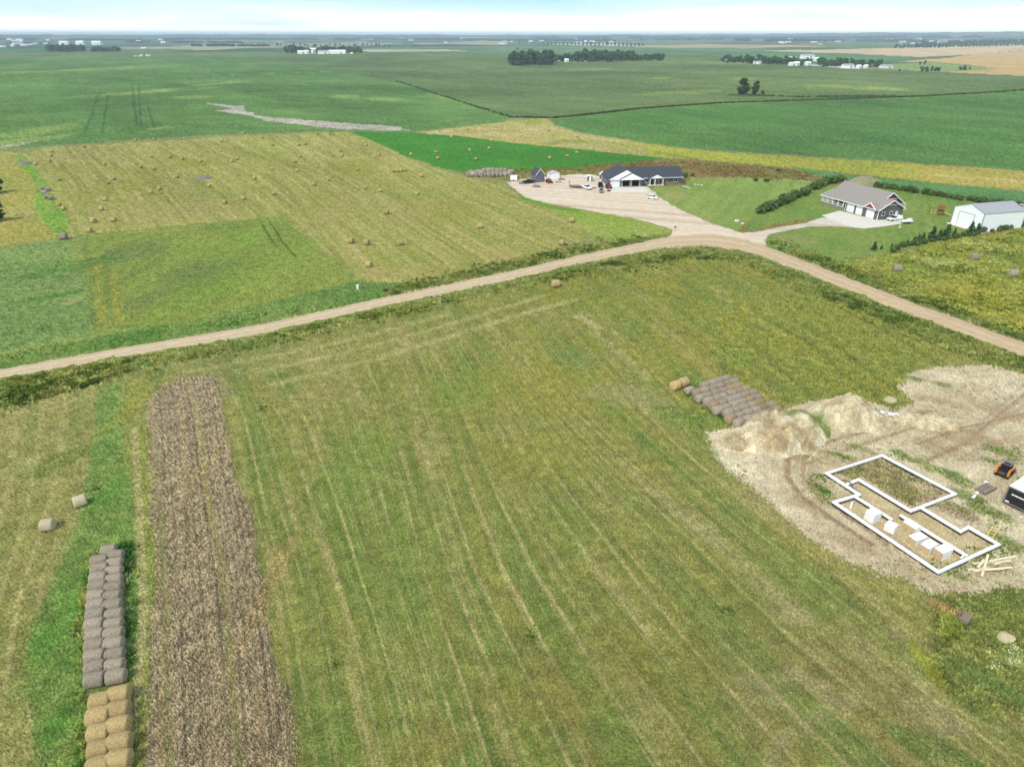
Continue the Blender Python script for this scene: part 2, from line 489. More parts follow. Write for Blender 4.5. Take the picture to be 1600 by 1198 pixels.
    m = inside([(-400, 84), (0, 82), (390, 83), (380, 89), (0, 93), (-400, 99)], 4, 2); paint(m, cornA, (128, 146, 92), n_big)
    def blob(cx, cy, rx, ry, a, b, op=1.0, g=None, ro=None, k=1.0):
        c = G(cx, cy); e1 = G(cx + rx, cy); e2 = G(cx, cy - ry)
        R1 = (e1 - c).length; R2 = (e2 - c).length
        m = (np.abs(x - c.x) < 2.2 * R1 + 2.2 * R2) & (np.abs(y - c.y) < 2.2 * R2 + 2.2 * R1)
        idx = np.nonzero(m)[0]
        d1 = (e1 - c).normalized(); d2 = (e2 - c).normalized()
        u = ((x[idx] - c.x) * d1.x + (y[idx] - c.y) * d1.y) / R1
        v = ((x[idx] - c.x) * d2.x + (y[idx] - c.y) * d2.y) / R2
        d = np.hypot(u, v) + 1.5 * k * (n_mid[idx] - .5) + .9 * k * (n_small[idx] - .5)
        t = np.zeros(n); t[idx] = sstep(1.15, .45, d) * op
        mm = t > .02
        paint(mm, a, b, con(n_small, 1.6), t)
        if g is not None: grain[t > .4] = g
        if ro is not None: rough[t > .4] = ro
    def trail(line, w, a, b, op=1.0, soft=.5, g=None, wob=.6):
        xs = np.array(line)
        mm = vis & (PX > xs[:, 0].min() - 30) & (PX < xs[:, 0].max() + 30) & (PY > xs[:, 1].min() - 25) & (PY < xs[:, 1].max() + 25)
        idx = np.nonzero(mm)[0]
        d = seg_dist(line, idx) + wob * w * (n_mid[idx] - .5) + .4 * w * jx[idx] * .5
        t = np.zeros(n); t[idx] = sstep(w, w * (1 - soft), d) * op
        q = t > .02
        paint(q, a, b, con(n_small, 1.6), t)
        if g is not None: grain[t > .4] = g
    for cx, cy, rx, ry in ((213, 145, 34, 4), (235, 142, 20, 2.5), (300, 152, 40, 3), (55, 205, 38, 12), (80, 215, 22, 6), (15, 222, 30, 7), (540, 151, 26, 4), (600, 155, 30, 3), (690, 149, 45, 4), (720, 152, 30, 3), (350, 130, 22, 3), (255, 200, 18, 2.5), (110, 110, 60, 3)):
        blob(cx, cy, rx, ry, (140, 168, 84), (168, 182, 100), .75)
    blob(28, 226, 16, 4, (190, 180, 150), (176, 176, 130), .9)
    trail([(-60, 130), (0, 128), (180, 124), (300, 120), (400, 115), (520, 112)], 3.5, (168, 176, 120), (130, 150, 96), .7)
    for l in ([(158, 143), (145, 175), (132, 210)], [(170, 148), (160, 208)], [(206, 130), (210, 165), (214, 195)], [(217, 132), (221, 196)], [(231, 166), (240, 198)]):
        trail(l, 1.0, (58, 100, 52), (70, 112, 62), .8, .6)
    m = inside([(322, 161), (346, 163), (352, 165), (378, 165), (386, 173), (402, 181), (440, 185), (500, 190), (560, 194), (615, 197), (640, 204), (600, 204), (540, 203), (470, 195), (415, 188), (380, 180), (350, 176), (345, 172), (362, 170), (345, 166), (322, 163)], 5, 1)
    paint(m, (206, 196, 182), (176, 166, 142), con(n_small * .5 + n_mid * .5, 2.5))
    # ---- corn and tan fields
    m = inside([(380, 89), (445, 82), (800, 84), (1140, 84), (1200, 92), (1345, 108), (1480, 113), (1600, 119.5), (1900, 128), (1900, 128), (1900, 122), (1600, 141), (1440, 151), (1290, 156), (1130, 161), (1000, 170), (870, 184), (800, 184), (620, 128), (530, 113)], 3, 1)
    paint(m, cornA, cornB, con(.5 * n_far + .5 * n_mid, 2.6))
    m = inside([(1100, 78), (1215, 78), (1440, 90), (1380, 97), (1340, 108), (1140, 92)], 5, 2); paint(m, (92, 132, 84), (110, 146, 94), n_big)
    m = inside([(400, 77), (800, 72), (1200, 76), (1140, 85), (800, 84), (560, 80)], 5, 2); paint(m, (98, 132, 84), (116, 142, 92), con(n_far, 2.2))
    m = inside([(1190, 79.5), (1330, 77), (1600, 69.5), (1800, 66), (1800, 76), (1600, 79), (1490, 87), (1440, 89.5), (1330, 84)], 4, 2); paint(m, (232, 204, 160), (214, 184, 140), n_far)
    m = inside([(1395, 97), (1480, 91), (1520, 85), (1600, 79.5), (1900, 68), (1900, 128), (1600, 119), (1475, 113), (1500, 111.5), (1560, 108), (1520, 102), (1455, 97)], 4, 2); paint(m, (226, 186, 122), (206, 172, 116), con(n_far, 1.8))
    m = inside([(1340, 107), (1400, 100), (1455, 98), (1520, 103), (1560, 108), (1480, 113)], 4, 1); paint(m, (146, 168, 92), (160, 172, 100), n_big)
    m = inside([(500, 80), (560, 78), (700, 78), (740, 80), (600, 81)], 2, 1); paint(m, (214, 206, 178), (190, 190, 150), n_big)
    m = inside([(800, 69.5), (960, 68.5), (1010, 73), (900, 71)], 2, 1); paint(m, (226, 222, 196), (210, 206, 170), n_big)
    m = inside([(200, 77.5), (520, 74), (640, 68), (560, 66), (330, 70), (180, 74)], 2, 3); paint(m, (186, 176, 142), (166, 164, 122), n_big, .75)
    for cx, cy, rx, ry in ((1300, 135, 45, 3), (1350, 138, 45, 3), (1400, 139, 30, 2.5), (1060, 145, 60, 4), (1160, 124, 25, 2), (920, 109, 30, 1.5), (1030, 122, 22, 1.5), (1140, 98, 40, 2)):
        blob(cx, cy, rx, ry, (146, 166, 76), (160, 172, 90), .7)
    trail([(610, 113), (700, 110), (800, 107), (960, 101)], 4, (72, 94, 52), (84, 104, 60), .5)
    trail([(1140, 149), (1200, 151), (1300, 152), (1400, 150)], 4, (66, 92, 48), (76, 100, 52), .6)
    m = inside([(1330, 104.5), (1275, 101), (1235, 100), (1270, 103), (1325, 108), (1345, 108)], 1, .5); paint(m, (226, 218, 196), (206, 200, 172), n_mid)
    # ---- right soy hill
    m = inside([(860, 187), (1000, 171), (1130, 162), (1290, 157), (1440, 152), (1600, 142), (1900, 123), (1900, 284), (1600, 266.5), (1500, 259), (1250, 243), (1120, 236), (1050, 229), (960, 215), (905, 207), (870, 198)], 2, .6)
    rowv = fbm(x + y * .25, y * .12, 9, 71, 2)
    paint(m, (86, 128, 60), (110, 150, 74), con(.35 * n_far + .3 * n_mid + .35 * rowv, 2.4))
    for l in ([(1240, 186), (1400, 200), (1600, 222)], [(1330, 222), (1420, 212)], [(1200, 220), (1310, 224)], [(1000, 205), (1160, 214)], [(1040, 180), (1240, 190)]):
        trail(l, 1.6, (74, 124, 70), (84, 132, 76), .55)
    # ---- yellow grass strip
    m = inside([(655, 207), (740, 197), (800, 188.5), (855, 185), (868, 199), (905, 209), (960, 217), (1050, 231), (1120, 238), (1250, 245), (1500, 261), (1600, 268), (1900, 286), (1900, 325), (1600, 297), (1440, 284), (1320, 271), (1200, 259), (1090, 251), (1000, 243), (800, 223)], 2, .7)
    paint(m, (196, 182, 118), (170, 168, 84), con(n_mid * .6 + n_big * .4, 2))
    mm = m & (PX > 1010) & (PY - 222 < (PX - 800) * .085 + 14); paint(mm, (184, 182, 62), (164, 170, 66), n_mid, .9)
    mm = m & (PX > 1400); paint(mm, (206, 178, 96), (184, 172, 84), con(n_mid, 2), sstep(1380, 1500, PX) * .9)
    mm = m & (PX < 900) & (PY > 200); paint(mm, (206, 186, 132), (186, 174, 96), con(n_mid, 2.4), .7)
    for cx, cy, rx, ry in ((895, 221, 30, 3.5), (860, 224, 20, 3), (830, 190, 22, 4)): blob(cx, cy, rx, ry, (138, 150, 62), (160, 164, 74), .85)
    blob(1500, 277, 30, 3, (222, 200, 132), (206, 186, 112), .8); blob(1570, 283, 40, 3, (220, 196, 130), (200, 180, 110), .8)
    trail([(1020, 237), (1050, 242), (1090, 249)], 1.4, (106, 112, 54), (120, 124, 60), .8)
    trail([(868, 196), (905, 208), (980, 219)], 2, (200, 196, 150), (150, 150, 80), .6)
    # ---- weedy strip behind the houses
    m = inside([(700, 268), (800, 266), (900, 258), (1000, 247), (1090, 250), (1200, 259), (1300, 268), (1440, 284), (1900, 330), (1900, 420), (1600, 356), (1400, 400), (1200, 380), (1100, 350), (1000, 300), (800, 285)], 2, 1)
    paint(m, (138, 136, 74), (150, 122, 76), con(n_mid * .7 + n_small * .3, 2.6), g=1.0, ro=.35)
    for cx, cy, rx, ry in ((1040, 262, 60, 6), (1120, 268, 60, 7), (940, 262, 50, 5), (1000, 256, 50, 4)): blob(cx, cy, rx, ry, (150, 106, 72), (126, 104, 62), .75, 1.1)
    for cx, cy, rx, ry in ((1180, 282, 40, 5), (1080, 276, 16, 4), (1230, 275, 30, 4), (880, 268, 40, 3)): blob(cx, cy, rx, ry, (122, 138, 64), (146, 142, 76), .8, 1.0)
    # ---- thin soy on the right, meadow, lawns
    m = inside([(1235, 261), (1320, 272), (1440, 285), (1600, 299), (1900, 326), (1900, 350), (1600, 320), (1440, 302), (1330, 287), (1270, 274)], 1, .4); paint(m, (92, 138, 76), (110, 152, 86), con(n_mid, 1.6), g=.6, ro=.1)
    m = inside([(1040, 312), (1070, 292), (1078, 278), (1200, 278), (1284, 284), (1240, 312), (1180, 336), (1165, 348), (1150, 362), (1120, 352), (1085, 338), (1050, 321), (1013, 300), (1013, 293), (1068, 291)], 1, .5)
    lawnrow = fbm(x * 1.0 - y * .5, (x * .5 + y) * .05, 2.2, 72, 2)
    paint(m, (134, 158, 74), (158, 172, 92), con(.6 * lawnrow + .4 * n_mid, 2.2), g=.55, ro=.04)
    blob(1060, 306, 26, 7, (176, 166, 100), (156, 164, 88), .6)
    m = inside([(1180, 336), (1240, 312), (1290, 287), (1380, 290), (1480, 306), (1600, 322), (1900, 350), (1900, 330), (1600, 356), (1500, 371), (1385, 396), (1300, 418), (1240, 404), (1195, 385), (1182, 374), (1215, 364), (1270, 352), (1284, 338), (1230, 346), (1165, 362)], 1, .5)
    paint(m, (120, 150, 66), (146, 160, 80), con(.4 * lawnrow + .6 * n_mid, 2), g=.55, ro=.04)
    blob(1240, 376, 34, 9, (160, 158, 100), (146, 156, 86), .7); blob(1260, 330, 30, 8, (104, 146, 62), (120, 152, 68), .7)
    m = inside([(1240, 404), (1300, 418), (1385, 397), (1500, 373), (1600, 358), (1900, 330), (1900, 650), (1600, 536), (1500, 500), (1400, 463), (1300, 424)], 1.5, .8)
    paint(m, (168, 164, 66), (126, 142, 58), con(.5 * n_mid + .5 * n_small, 2.6), g=1.1, ro=.4)
    for cx, cy, rx, ry in ((1480, 410, 60, 10), (1560, 388, 40, 8), (1440, 404, 40, 6), (1540, 400, 20, 5)): blob(cx, cy, rx, ry, (186, 186, 112), (164, 168, 84), .6, 1.2)
    for cx, cy, rx, ry in ((1470, 420, 50, 6), (1400, 442, 60, 8), (1530, 470, 40, 8), (1350, 425, 40, 8), (1470, 436, 20, 4)): blob(cx, cy, rx, ry, (112, 124, 56), (128, 132, 60), .7, 1.1)
    blob(1560, 470, 70, 26, (178, 160, 62), (158, 158, 64), .6)
    # ---- alfalfa wedge
    m = inside([(545, 205), (640, 207), (720, 213), (800, 223), (1000, 243.5), (1040, 248), (980, 255), (900, 262), (800, 268), (722, 270), (690, 263), (640, 247), (592, 224)], 1.2, .5)
    paint(m, (64, 128, 40), (86, 148, 50), con(.5 * n_mid + .5 * n_far, 2), g=.6, ro=.1)
    # ---- mown hay field, upper left
    def guides(lines, idx):
        ys, xs, uref = [], [], []
        L = [[G(a, b) for a, b in l] for l in lines]
        yr = None
        curves = []
        for l in L:
            l = sorted(l, key=lambda p: p.y)
            yy = np.array([p.y for p in l]); xx = np.array([p.x for p in l])
            # straight extrapolation at both ends
            yy = np.concatenate([[yy[0] - 400], yy, [yy[-1] + 400]])
            s0 = (xx[1] - xx[0]) / (yy[2] - yy[1]); s1 = (xx[-1] - xx[-2]) / (yy[-2] - yy[-3])
            xx = np.concatenate([[xx[0] - 400 * s0], xx, [xx[-1] + 400 * s1]])
            curves.append((yy, xx))
        mid = np.mean([p.y for l in L for p in l])
        u0 = np.array([np.interp(mid, c[0], c[1]) for c in curves])
        X = np.stack([np.interp(y[idx], c[0], c[1]) for c in curves])
        u = np.full(len(idx), np.nan)
        xi = x[idx]
        for i in range(len(curves) - 1):
            a, b = X[i], X[i + 1]
            t = (xi - a) / np.maximum(b - a, .3)
            k = (t >= 0) & (t <= 1)
            u[k] = u0[i] + t[k] * (u0[i + 1] - u0[i])
        k = xi < X[0]; u[k] = u0[0] + (xi - X[0])[k]
        k = xi > X[-1]; u[k] = u0[-1] + (xi - X[-1])[k]
        return np.nan_to_num(u, nan=0)
    hay = inside([(36, 242), (60, 232), (130, 228), (240, 221), (430, 210), (545, 206), (592, 226), (640, 249), (690, 266), (740, 281), (790, 291), (815, 307), (850, 318), (900, 328), (960, 338), (930, 372), (860, 390), (760, 412), (640, 442), (585, 446), (555, 428), (520, 400), (480, 370), (448, 338), (300, 350), (180, 364), (112, 370), (100, 330), (70, 285)], 1.2, .4)
    paint(hay, (154, 160, 74), (174, 170, 94), con(.4 * n_big + .6 * n_mid, 2.2), g=.8, ro=.07)
    i = np.nonzero(hay)[0]
    u = guides([[(38, 242), (75, 290), (104, 345), (116, 372)], [(105, 236), (150, 290), (185, 345), (200, 372)], [(210, 228), (300, 290), (345, 330), (372, 358)], [(300, 222), (420, 275), (500, 340), (585, 430)], [(420, 211), (540, 290), (650, 370), (720, 420)], [(540, 208), (680, 290), (800, 350), (880, 385)]], i)
    def stripes(i, u, per, width, a, b, op, seed, wob=.5, gate=.25):
        uu = u + wob * 2 * (fbm(x[i], y[i], 14, seed, 2) - .5)
        cell = np.floor(uu / per); fr = uu / per - cell
        amp = vnoise(cell * 1.7 + .5, y[i] / 26.0, seed + 3)
        amp2 = vnoise(cell * 3.1 + .5, y[i] / 4.0, seed + 4)
        d = np.abs(fr - .5) * per
        t = np.zeros(n)
        t[i] = sstep(width, width * .25, d + .3 * width * jx[i] * .6) * sstep(gate, gate + .45, amp) * (.55 + .45 * amp2) * op
        q = t > .02
        paint(q, a, b, con(n_small, 1.6), t)
        return t
    fs1 = np.zeros(n); fs1[i] = fbm(u, y[i] * .06, 2.0, 251, 3)
    paint(hay, (198, 182, 118), (182, 166, 104), n_small, np.clip((fs1 - .54) * 5, 0, 1) * .6)
    paint(hay, (134, 136, 60), (142, 142, 66), n_small, np.clip((.45 - fs1) * 5, 0, 1) * .6)
    stripes(i, u, 9.0, 4.0, (150, 152, 66), (140, 146, 62), .5, 201)
    stripes(i, u + 1.3, 5.2, 1.3, (204, 186, 122), (190, 172, 106), .8, 211)
    stripes(i, u, 2.6, .5, (200, 184, 124), (188, 172, 104), .55, 221)
    stripes(i, u + .8, 2.9, .5, (126, 128, 56), (134, 132, 62), .45, 231)
    for cx, cy, rx, ry in ((160, 300, 60, 22), (270, 262, 50, 10), (560, 255, 60, 14), (700, 330, 60, 16)): blob(cx, cy, rx, ry, (148, 150, 62), (164, 160, 70), .55)
    for cx, cy, rx, ry in ((290, 330, 90, 14), (180, 330, 30, 12), (500, 340, 40, 30), (640, 330, 50, 20), (80, 250, 40, 10), (650, 425, 90, 10), (770, 400, 70, 8)): blob(cx, cy, rx, ry, (186, 166, 104), (170, 156, 92), .45)
    m = inside([(815, 305), (870, 318), (960, 336), (1040, 353), (1048, 362), (1000, 376), (940, 372), (900, 350), (860, 330)], 1.5, .7); paint(m, (146, 168, 66), (170, 176, 92), con(n_mid, 2.2), g=.7)
    m = inside([(805, 303), (860, 314), (905, 324), (905, 334), (860, 326), (820, 314)], 1, .4); paint(m, (108, 152, 52), (124, 160, 60), n_mid, .9)
    # ---- left grass by the tree, bright strip, pasture
    m = inside([(-300, 262), (0, 236), (36, 242), (70, 285), (100, 330), (112, 370), (0, 386), (-300, 420)], 1.5, .6); paint(m, (160, 160, 72), (178, 166, 90), con(n_mid, 2.2), g=.9, ro=.12)
    m = inside([(18, 243), (40, 243), (72, 288), (100, 332), (110, 362), (92, 372), (70, 350), (52, 330), (58, 300), (48, 270), (36, 262)], 1.2, .6); paint(m, (122, 164, 58), (146, 172, 74), con(n_mid, 2), g=.9, ro=.15)
    m = inside([(-300, 422), (0, 387), (112, 371), (180, 365), (300, 351), (445, 339), (480, 372), (520, 402), (556, 430), (585, 447), (640, 444), (640, 458), (400, 508), (200, 542), (0, 577), (-300, 625)], 1.2, .6)
    paint(m, (130, 152, 76), (154, 164, 88), con(.5 * n_mid + .5 * n_big, 2.4), g=.9, ro=.12)
    m = inside([(125, 372), (300, 352), (445, 340), (480, 372), (560, 432), (540, 462), (400, 490), (150, 520), (140, 450)], 2, .8)
    paint(m, (124, 144, 62), (154, 160, 76), con(.5 * n_mid + .5 * n_big, 2.6), g=.9)
    m = inside([(-300, 424), (0, 388), (110, 373), (130, 440), (150, 520), (0, 548), (-300, 590)], 2, .8); paint(m, (138, 160, 88), (124, 150, 80), con(n_mid, 2.4), g=1.0)
    for cx, cy, rx, ry in ((215, 395, 30, 14), (225, 470, 26, 20), (290, 430, 40, 16), (150, 410, 18, 26), (170, 450, 12, 30)): blob(cx, cy, rx, ry, (112, 130, 72), (122, 132, 74), .6, .9)
    for l in ([(150, 402), (153, 425)], [(152, 440), (157, 470), (160, 500)], [(174, 425), (180, 470), (186, 498)]): trail(l, 1.5, (172, 160, 66), (154, 156, 68), .65, .8)
    for l in ([(132, 372), (138, 440), (150, 510)], [(163, 400), (168, 450), (172, 500)]): trail(l, 1.6, (108, 130, 64), (118, 136, 68), .5, .9)
    for cx, cy, rx, ry in ((420, 350, 16, 30), (470, 395, 30, 22), (395, 440, 40, 20), (300, 470, 30, 16), (350, 380, 60, 16)): blob(cx, cy, rx, ry, (132, 162, 64), (148, 166, 72), .4)
    for l in ([(408, 348), (420, 368), (432, 386)], [(421, 346), (440, 376), (462, 402)]): trail(l, .35, (70, 96, 34), (80, 110, 40), .85)
    trail([(120, 369), (250, 356), (360, 346)], .7, (122, 140, 60), (112, 134, 60), .7)
    for cx, cy, rx, ry in ((70, 515, 16, 10), (10, 520, 12, 6), (90, 420, 60, 14), (40, 470, 50, 8), (110, 458, 20, 3)): blob(cx, cy, rx, ry, (92, 130, 56), (112, 140, 64), .7, 1.1, .3)
    blob(114, 470, 16, 10, (170, 162, 100), (160, 160, 92), .7)
    m = inside([(300, 500), (430, 470), (560, 440), (640, 444), (640, 458), (400, 507), (200, 541), (0, 576), (-300, 622), (-300, 590), (0, 555), (160, 525)], 1.5, .8)
    paint(m, (106, 138, 64), (132, 152, 76), con(n_mid, 2.6), g=1.0, ro=.2)
    # ---- foreground mown field
    fore = inside([(-400, 660), (0, 620), (200, 585), (285, 570), (400, 545), (600, 500), (760, 463), (880, 432), (1000, 412), (1060, 402), (1130, 403), (1190, 416), (1300, 458), (1400, 498), (1500, 540), (1600, 578), (1900, 700), (1900, 1500), (-400, 1500)], 1.2, .5)
    paint(fore, (134, 138, 66), (160, 154, 82), con(.45 * n_big + .35 * n_mid + .2 * n_small, 2.6), g=.85, ro=.06)
    # greener lower right and yellow-olive upper right
    paint(fore, (118, 136, 62), (132, 142, 68), n_mid, sstep(600, 800, PY) * sstep(900, 400, PX) * .4)
    paint(fore, (140, 130, 68), (126, 126, 62), con(n_mid, 2), sstep(900, 1150, PY) * sstep(600, 1000, PX) * .5)
    paint(fore, (164, 146, 96), (140, 134, 74), con(.6 * n_mid + .4 * n_small, 2.6), sstep(880, 1080, PY) * sstep(950, 1250, PX) * .55)
    paint(fore, (158, 152, 62), (138, 140, 58), con(.5 * n_mid + .5 * n_big, 2), sstep(650, 950, PX) * sstep(760, 520, PY) * .85)
    i = np.nonzero(fore)[0]
    u = guides([[(232, 640), (238, 800), (242, 1000), (240, 1198)], [(340, 593), (358, 650), (372, 720), (390, 800), (412, 880), (432, 1000), (455, 1198)],
                [(415, 590), (450, 650), (490, 740), (530, 860), (575, 990), (600, 1075), (628, 1198)],
                [(560, 560), (595, 640), (625, 740), (668, 895), (715, 1030), (770, 1193)],
                [(640, 540), (680, 640), (712, 740), (765, 890), (830, 1020), (930, 1198)],
                [(700, 520), (770, 640), (850, 780), (930, 900), (1030, 1030), (1160, 1198)],
                [(780, 520), (850, 607), (955, 707), (1050, 790), (1140, 872), (1280, 1000), (1420, 1110), (1530, 1198)],
                [(900, 470), (1000, 580), (1100, 690), (1240, 810), (1400, 930), (1600, 1080)],
                [(1100, 430), (1250, 530), (1400, 640), (1600, 780)]], i)
    UU = np.zeros(n); UU[i] = u
    fs1 = np.zeros(n); fs1[i] = fbm(u, y[i] * .10, 1.3, 351, 3); fs2 = np.zeros(n); fs2[i] = fbm(u + .5 * w1[i] * 4, y[i] * .14, 3.4, 361, 3)
    paint(fore, (100, 128, 60), (112, 136, 64), n_small, np.clip((fs2 - .54) * 4, 0, 1) * .5)
    paint(fore, (186, 172, 112), (166, 152, 98), n_small, np.clip((fs1 - .56) * 5, 0, 1) * .55)
    paint(fore, (108, 120, 66), (98, 116, 62), n_small, np.clip((.42 - fs1) * 5, 0, 1) * .5)
    strong = sstep(560, 700, PY) * sstep(1350, 750, PX) * .45 + .55
    soft = sstep(470, 560, PY)
    stripes(i, u, 6.6, 2.6, (108, 138, 60), (120, 144, 66), .5, 301)
    t = stripes(i, u + .9, 2.9, .30, (204, 186, 130), (184, 168, 112), .85 * (strong * soft)[i], 311, .28, .16); stripes(i, u + 1.3, 2.9, .42, (104, 126, 62), (112, 132, 66), .6 * (strong * soft)[i], 316, .28, .14)
    stripes(i, u + 2.2, 2.9, .26, (182, 168, 112), (164, 152, 102), .8 * (strong * soft)[i], 321, .28, .22)
    stripes(i, u + .2, 2.2, .35, (100, 122, 52), (112, 128, 58), .45, 331, .3)
    stripes(i, u + .5, 1.45, .16, (190, 180, 122), (170, 164, 100), .6 * soft[i], 341, .12)
    hz = fore & (PX > 380)
    pts = ((830, 610, 120, 50, (158, 150, 62)), (860, 700, 100, 40, (152, 148, 60)), (1000, 745, 60, 30, (156, 146, 72)), (1060, 560, 120, 30, (148, 144, 62)), (720, 610, 60, 30, (122, 146, 62)),
           (1000, 480, 120, 30, (146, 148, 64)), (1160, 470, 120, 24, (136, 146, 66)), (860, 1090, 90, 50, (142, 132, 62)), (1000, 1040, 110, 60, (128, 124, 58)), (670, 1160, 60, 30, (146, 134, 70)),
           (560, 720, 60, 50, (122, 148, 62)), (900, 830, 60, 50, (106, 136, 56)), (640, 880, 60, 70, (116, 138, 62)), (1200, 900, 90, 50, (110, 130, 58)), (1130, 1000, 80, 50, (120, 128, 62)),
           (1340, 1100, 80, 50, (134, 128, 66)), (480, 620, 60, 20, (168, 156, 96)), (640, 540, 110, 22, (166, 158, 92)), (900, 500, 70, 20, (158, 150, 88)), (430, 560, 60, 20, (150, 150, 92)), (900, 560, 40, 14, (106, 134, 76)),
           (1020, 445, 70, 12, (168, 158, 62)), (1120, 440, 50, 14, (114, 138, 66)), (1300, 560, 110, 30, (134, 138, 64)), (990, 620, 60, 18, (176, 166, 118)), (1180, 780, 40, 26, (166, 156, 100)))
    for cx, cy, rx, ry, c in pts: blob(cx, cy, rx, ry, c, tuple(np.clip(np.array(c) + (14, 10, 10), 0, 255)), .34)
    # pale headland curves below the road and the worn lines to the right
    for l, w, op in (([(400, 580), (520, 555), (640, 525), (760, 490), (850, 462)], 1.0, .6), ([(430, 600), (560, 568), (700, 528), (800, 495), (900, 468)], 1.1, .6), ([(300, 580), (430, 555), (560, 528), (700, 490)], 1.2, .45),
                     ([(930, 520), (960, 545), (1010, 590)], 1.2, .4), ([(905, 495), (935, 512)], 1.2, .7)):
        trail(l, w, (196, 184, 124), (176, 166, 106), op)
    for l in ([(960, 712), (1050, 790), (1130, 860), (1240, 960)], [(1010, 760), (1090, 830), (1160, 890)], [(1080, 800), (1180, 890), (1260, 970)]): trail(l, .9, (190, 178, 128), (168, 158, 104), .4, .9, None, 1.4)
    trail([(1205, 1200), (1230, 1150), (1290, 1115), (1330, 1095)], 1.0, (184, 174, 122), (166, 156, 106), .4, .9, None, 1.4)
    for cx, cy, rx, ry in ((1310, 1108, 18, 8), (1340, 1005, 24, 16), (1400, 990, 14, 12), (1470, 1130, 40, 22), (1260, 1070, 26, 14), (1300, 1190, 40, 12), (1190, 1080, 22, 16), (1230, 960, 20, 10), (1560, 1140, 30, 14)):
        blob(cx, cy, rx, ry, (180, 168, 120), (160, 150, 98), .4, None, None, 1.6)
    # weedy bumps at the right
    m = inside([(1180, 470), (1300, 470), (1420, 515), (1500, 555), (1420, 580), (1400, 610), (1360, 632), (1290, 626), (1230, 640), (1190, 600), (1120, 560), (1100, 500)], 4, 1.5)
    paint(m, (154, 152, 64), (124, 136, 58), con(n_small * .5 + n_mid * .5, 2.4), .7, g=1.0, ro=.2)
    i = np.nonzero(m & fore)[0]
    stripes(i, UU[i] + .5, 4.6, .9, (98, 112, 50), (110, 120, 54), .7, 351, 1.0, .3); stripes(i, UU[i] + 2.4, 4.6, .9, (176, 164, 78), (160, 154, 72), .5, 353, 1.0, .3)
    for cx, cy, rx, ry in ((1150, 560, 40, 14), (1110, 600, 40, 12), (1060, 650, 40, 16), (1100, 655, 30, 10)): blob(cx, cy, rx, ry, (112, 138, 60), (132, 148, 70), .5, 1.0, .2)
    # ---- left margin: windrows, green belt
    m = inside([(-400, 680), (0, 640), (60, 620), (150, 605), (200, 596), (222, 610), (205, 700), (160, 800), (80, 900), (60, 1000), (50, 1200), (-400, 1300)], 1.5, .6)
    paint(m, (142, 144, 76), (164, 156, 94), con(.6 * n_mid + .4 * n_small, 2.4), g=.9, ro=.1)
    i = np.nonzero(m)[0]
    u = guides([[(-160, 660), (-220, 900), (-300, 1198)], [(20, 640), (0, 780), (-60, 1000), (-110, 1198)], [(80, 620), (70, 720), (40, 830), (0, 960), (-20, 1100)], [(150, 606), (140, 700), (110, 800), (70, 900), (50, 1198)]], i)
    stripes(i, u, 2.4, .5, (192, 178, 118), (174, 164, 102), .7, 401, .5); stripes(i, u + 1.1, 4.5, 1.4, (124, 140, 64), (132, 146, 70), .55, 411)
    for cx, cy, rx, ry in ((110, 625, 60, 10), (60, 640, 30, 10)): blob(cx, cy, rx, ry, (184, 168, 112), (166, 154, 92), .7)
    blob(95, 720, 34, 18, (112, 130, 60), (126, 138, 66), .6, 1.1, .25); blob(30, 730, 22, 16, (178, 170, 112), (160, 156, 92), .6)
    m = inside([(152, 606), (200, 596), (228, 610), (232, 700), (240, 800), (244, 1000), (242, 1300), (40, 1300), (52, 1000), (75, 900), (120, 830), (140, 740)], 1.2, .5)
    paint(m, (108, 142, 66), (134, 152, 78), con(.5 * n_mid + .5 * n_small, 2.2), g=1.0, ro=.12)
    m2 = inside([(190, 598), (228, 590), (235, 640), (238, 800), (243, 1000), (242, 1300), (215, 1300), (222, 900), (205, 760), (185, 680)], 1.0, .5)
    paint(m2, (146, 150, 72), (162, 156, 82), con(n_mid, 2), .75)
    i = np.nonzero(m2)[0]
    trail([(210, 670), (216, 760), (220, 860), (224, 960), (216, 1060), (205, 1150)], .55, (192, 178, 124), (176, 166, 104), .75)
    trail([(200, 1080), (188, 1198)], .9, (168, 158, 108), (150, 150, 90), .5)
    blob(195, 645, 14, 36, (170, 158, 70), (150, 152, 70), .6)
    for cx, cy, rx, ry in ((60, 1100, 60, 80), (50, 980, 40, 60)): pass
    for cx, cy, rx, ry in ((168, 770, 16, 40), (110, 960, 24, 80), (100, 1120, 26, 60)): blob(cx, cy, rx, ry, (86, 136, 52), (104, 146, 58), .6)
    # ---- dark stubble strip
    m = inside([(228, 625), (250, 603), (290, 590), (334, 588), (346, 620), (358, 665), (372, 730), (392, 808), (415, 900), (432, 1010), (448, 1110), (462, 1240), (236, 1240), (238, 1000), (236, 820), (231, 700)], .9, .45)
    clump = fbm(x, y, .55, 91, 2)
    st_u = x - (-.32) * 0
    paint(m, (114, 101, 79), (196, 176, 134), con(.14 * clump + .12 * n_small + .34 * fbm(x, y * .25, .22, 93, 2) + .40 * fine, 2.8), g=.75, ro=.16)
    blob(300, 620, 60, 40, (170, 150, 120), (150, 134, 108), .4)
    blob(330, 720, 14, 60, (196, 168, 112), (150, 126, 88), .5, 1.3); blob(380, 1000, 20, 120, (196, 164, 104), (160, 132, 92), .45, 1.3)
    i = np.nonzero(m)[0]
    uu = guides([[(228, 640), (238, 1000), (238, 1198)], [(335, 595), (358, 650), (372, 720), (390, 800), (412, 880), (432, 1000), (455, 1198)]], i)
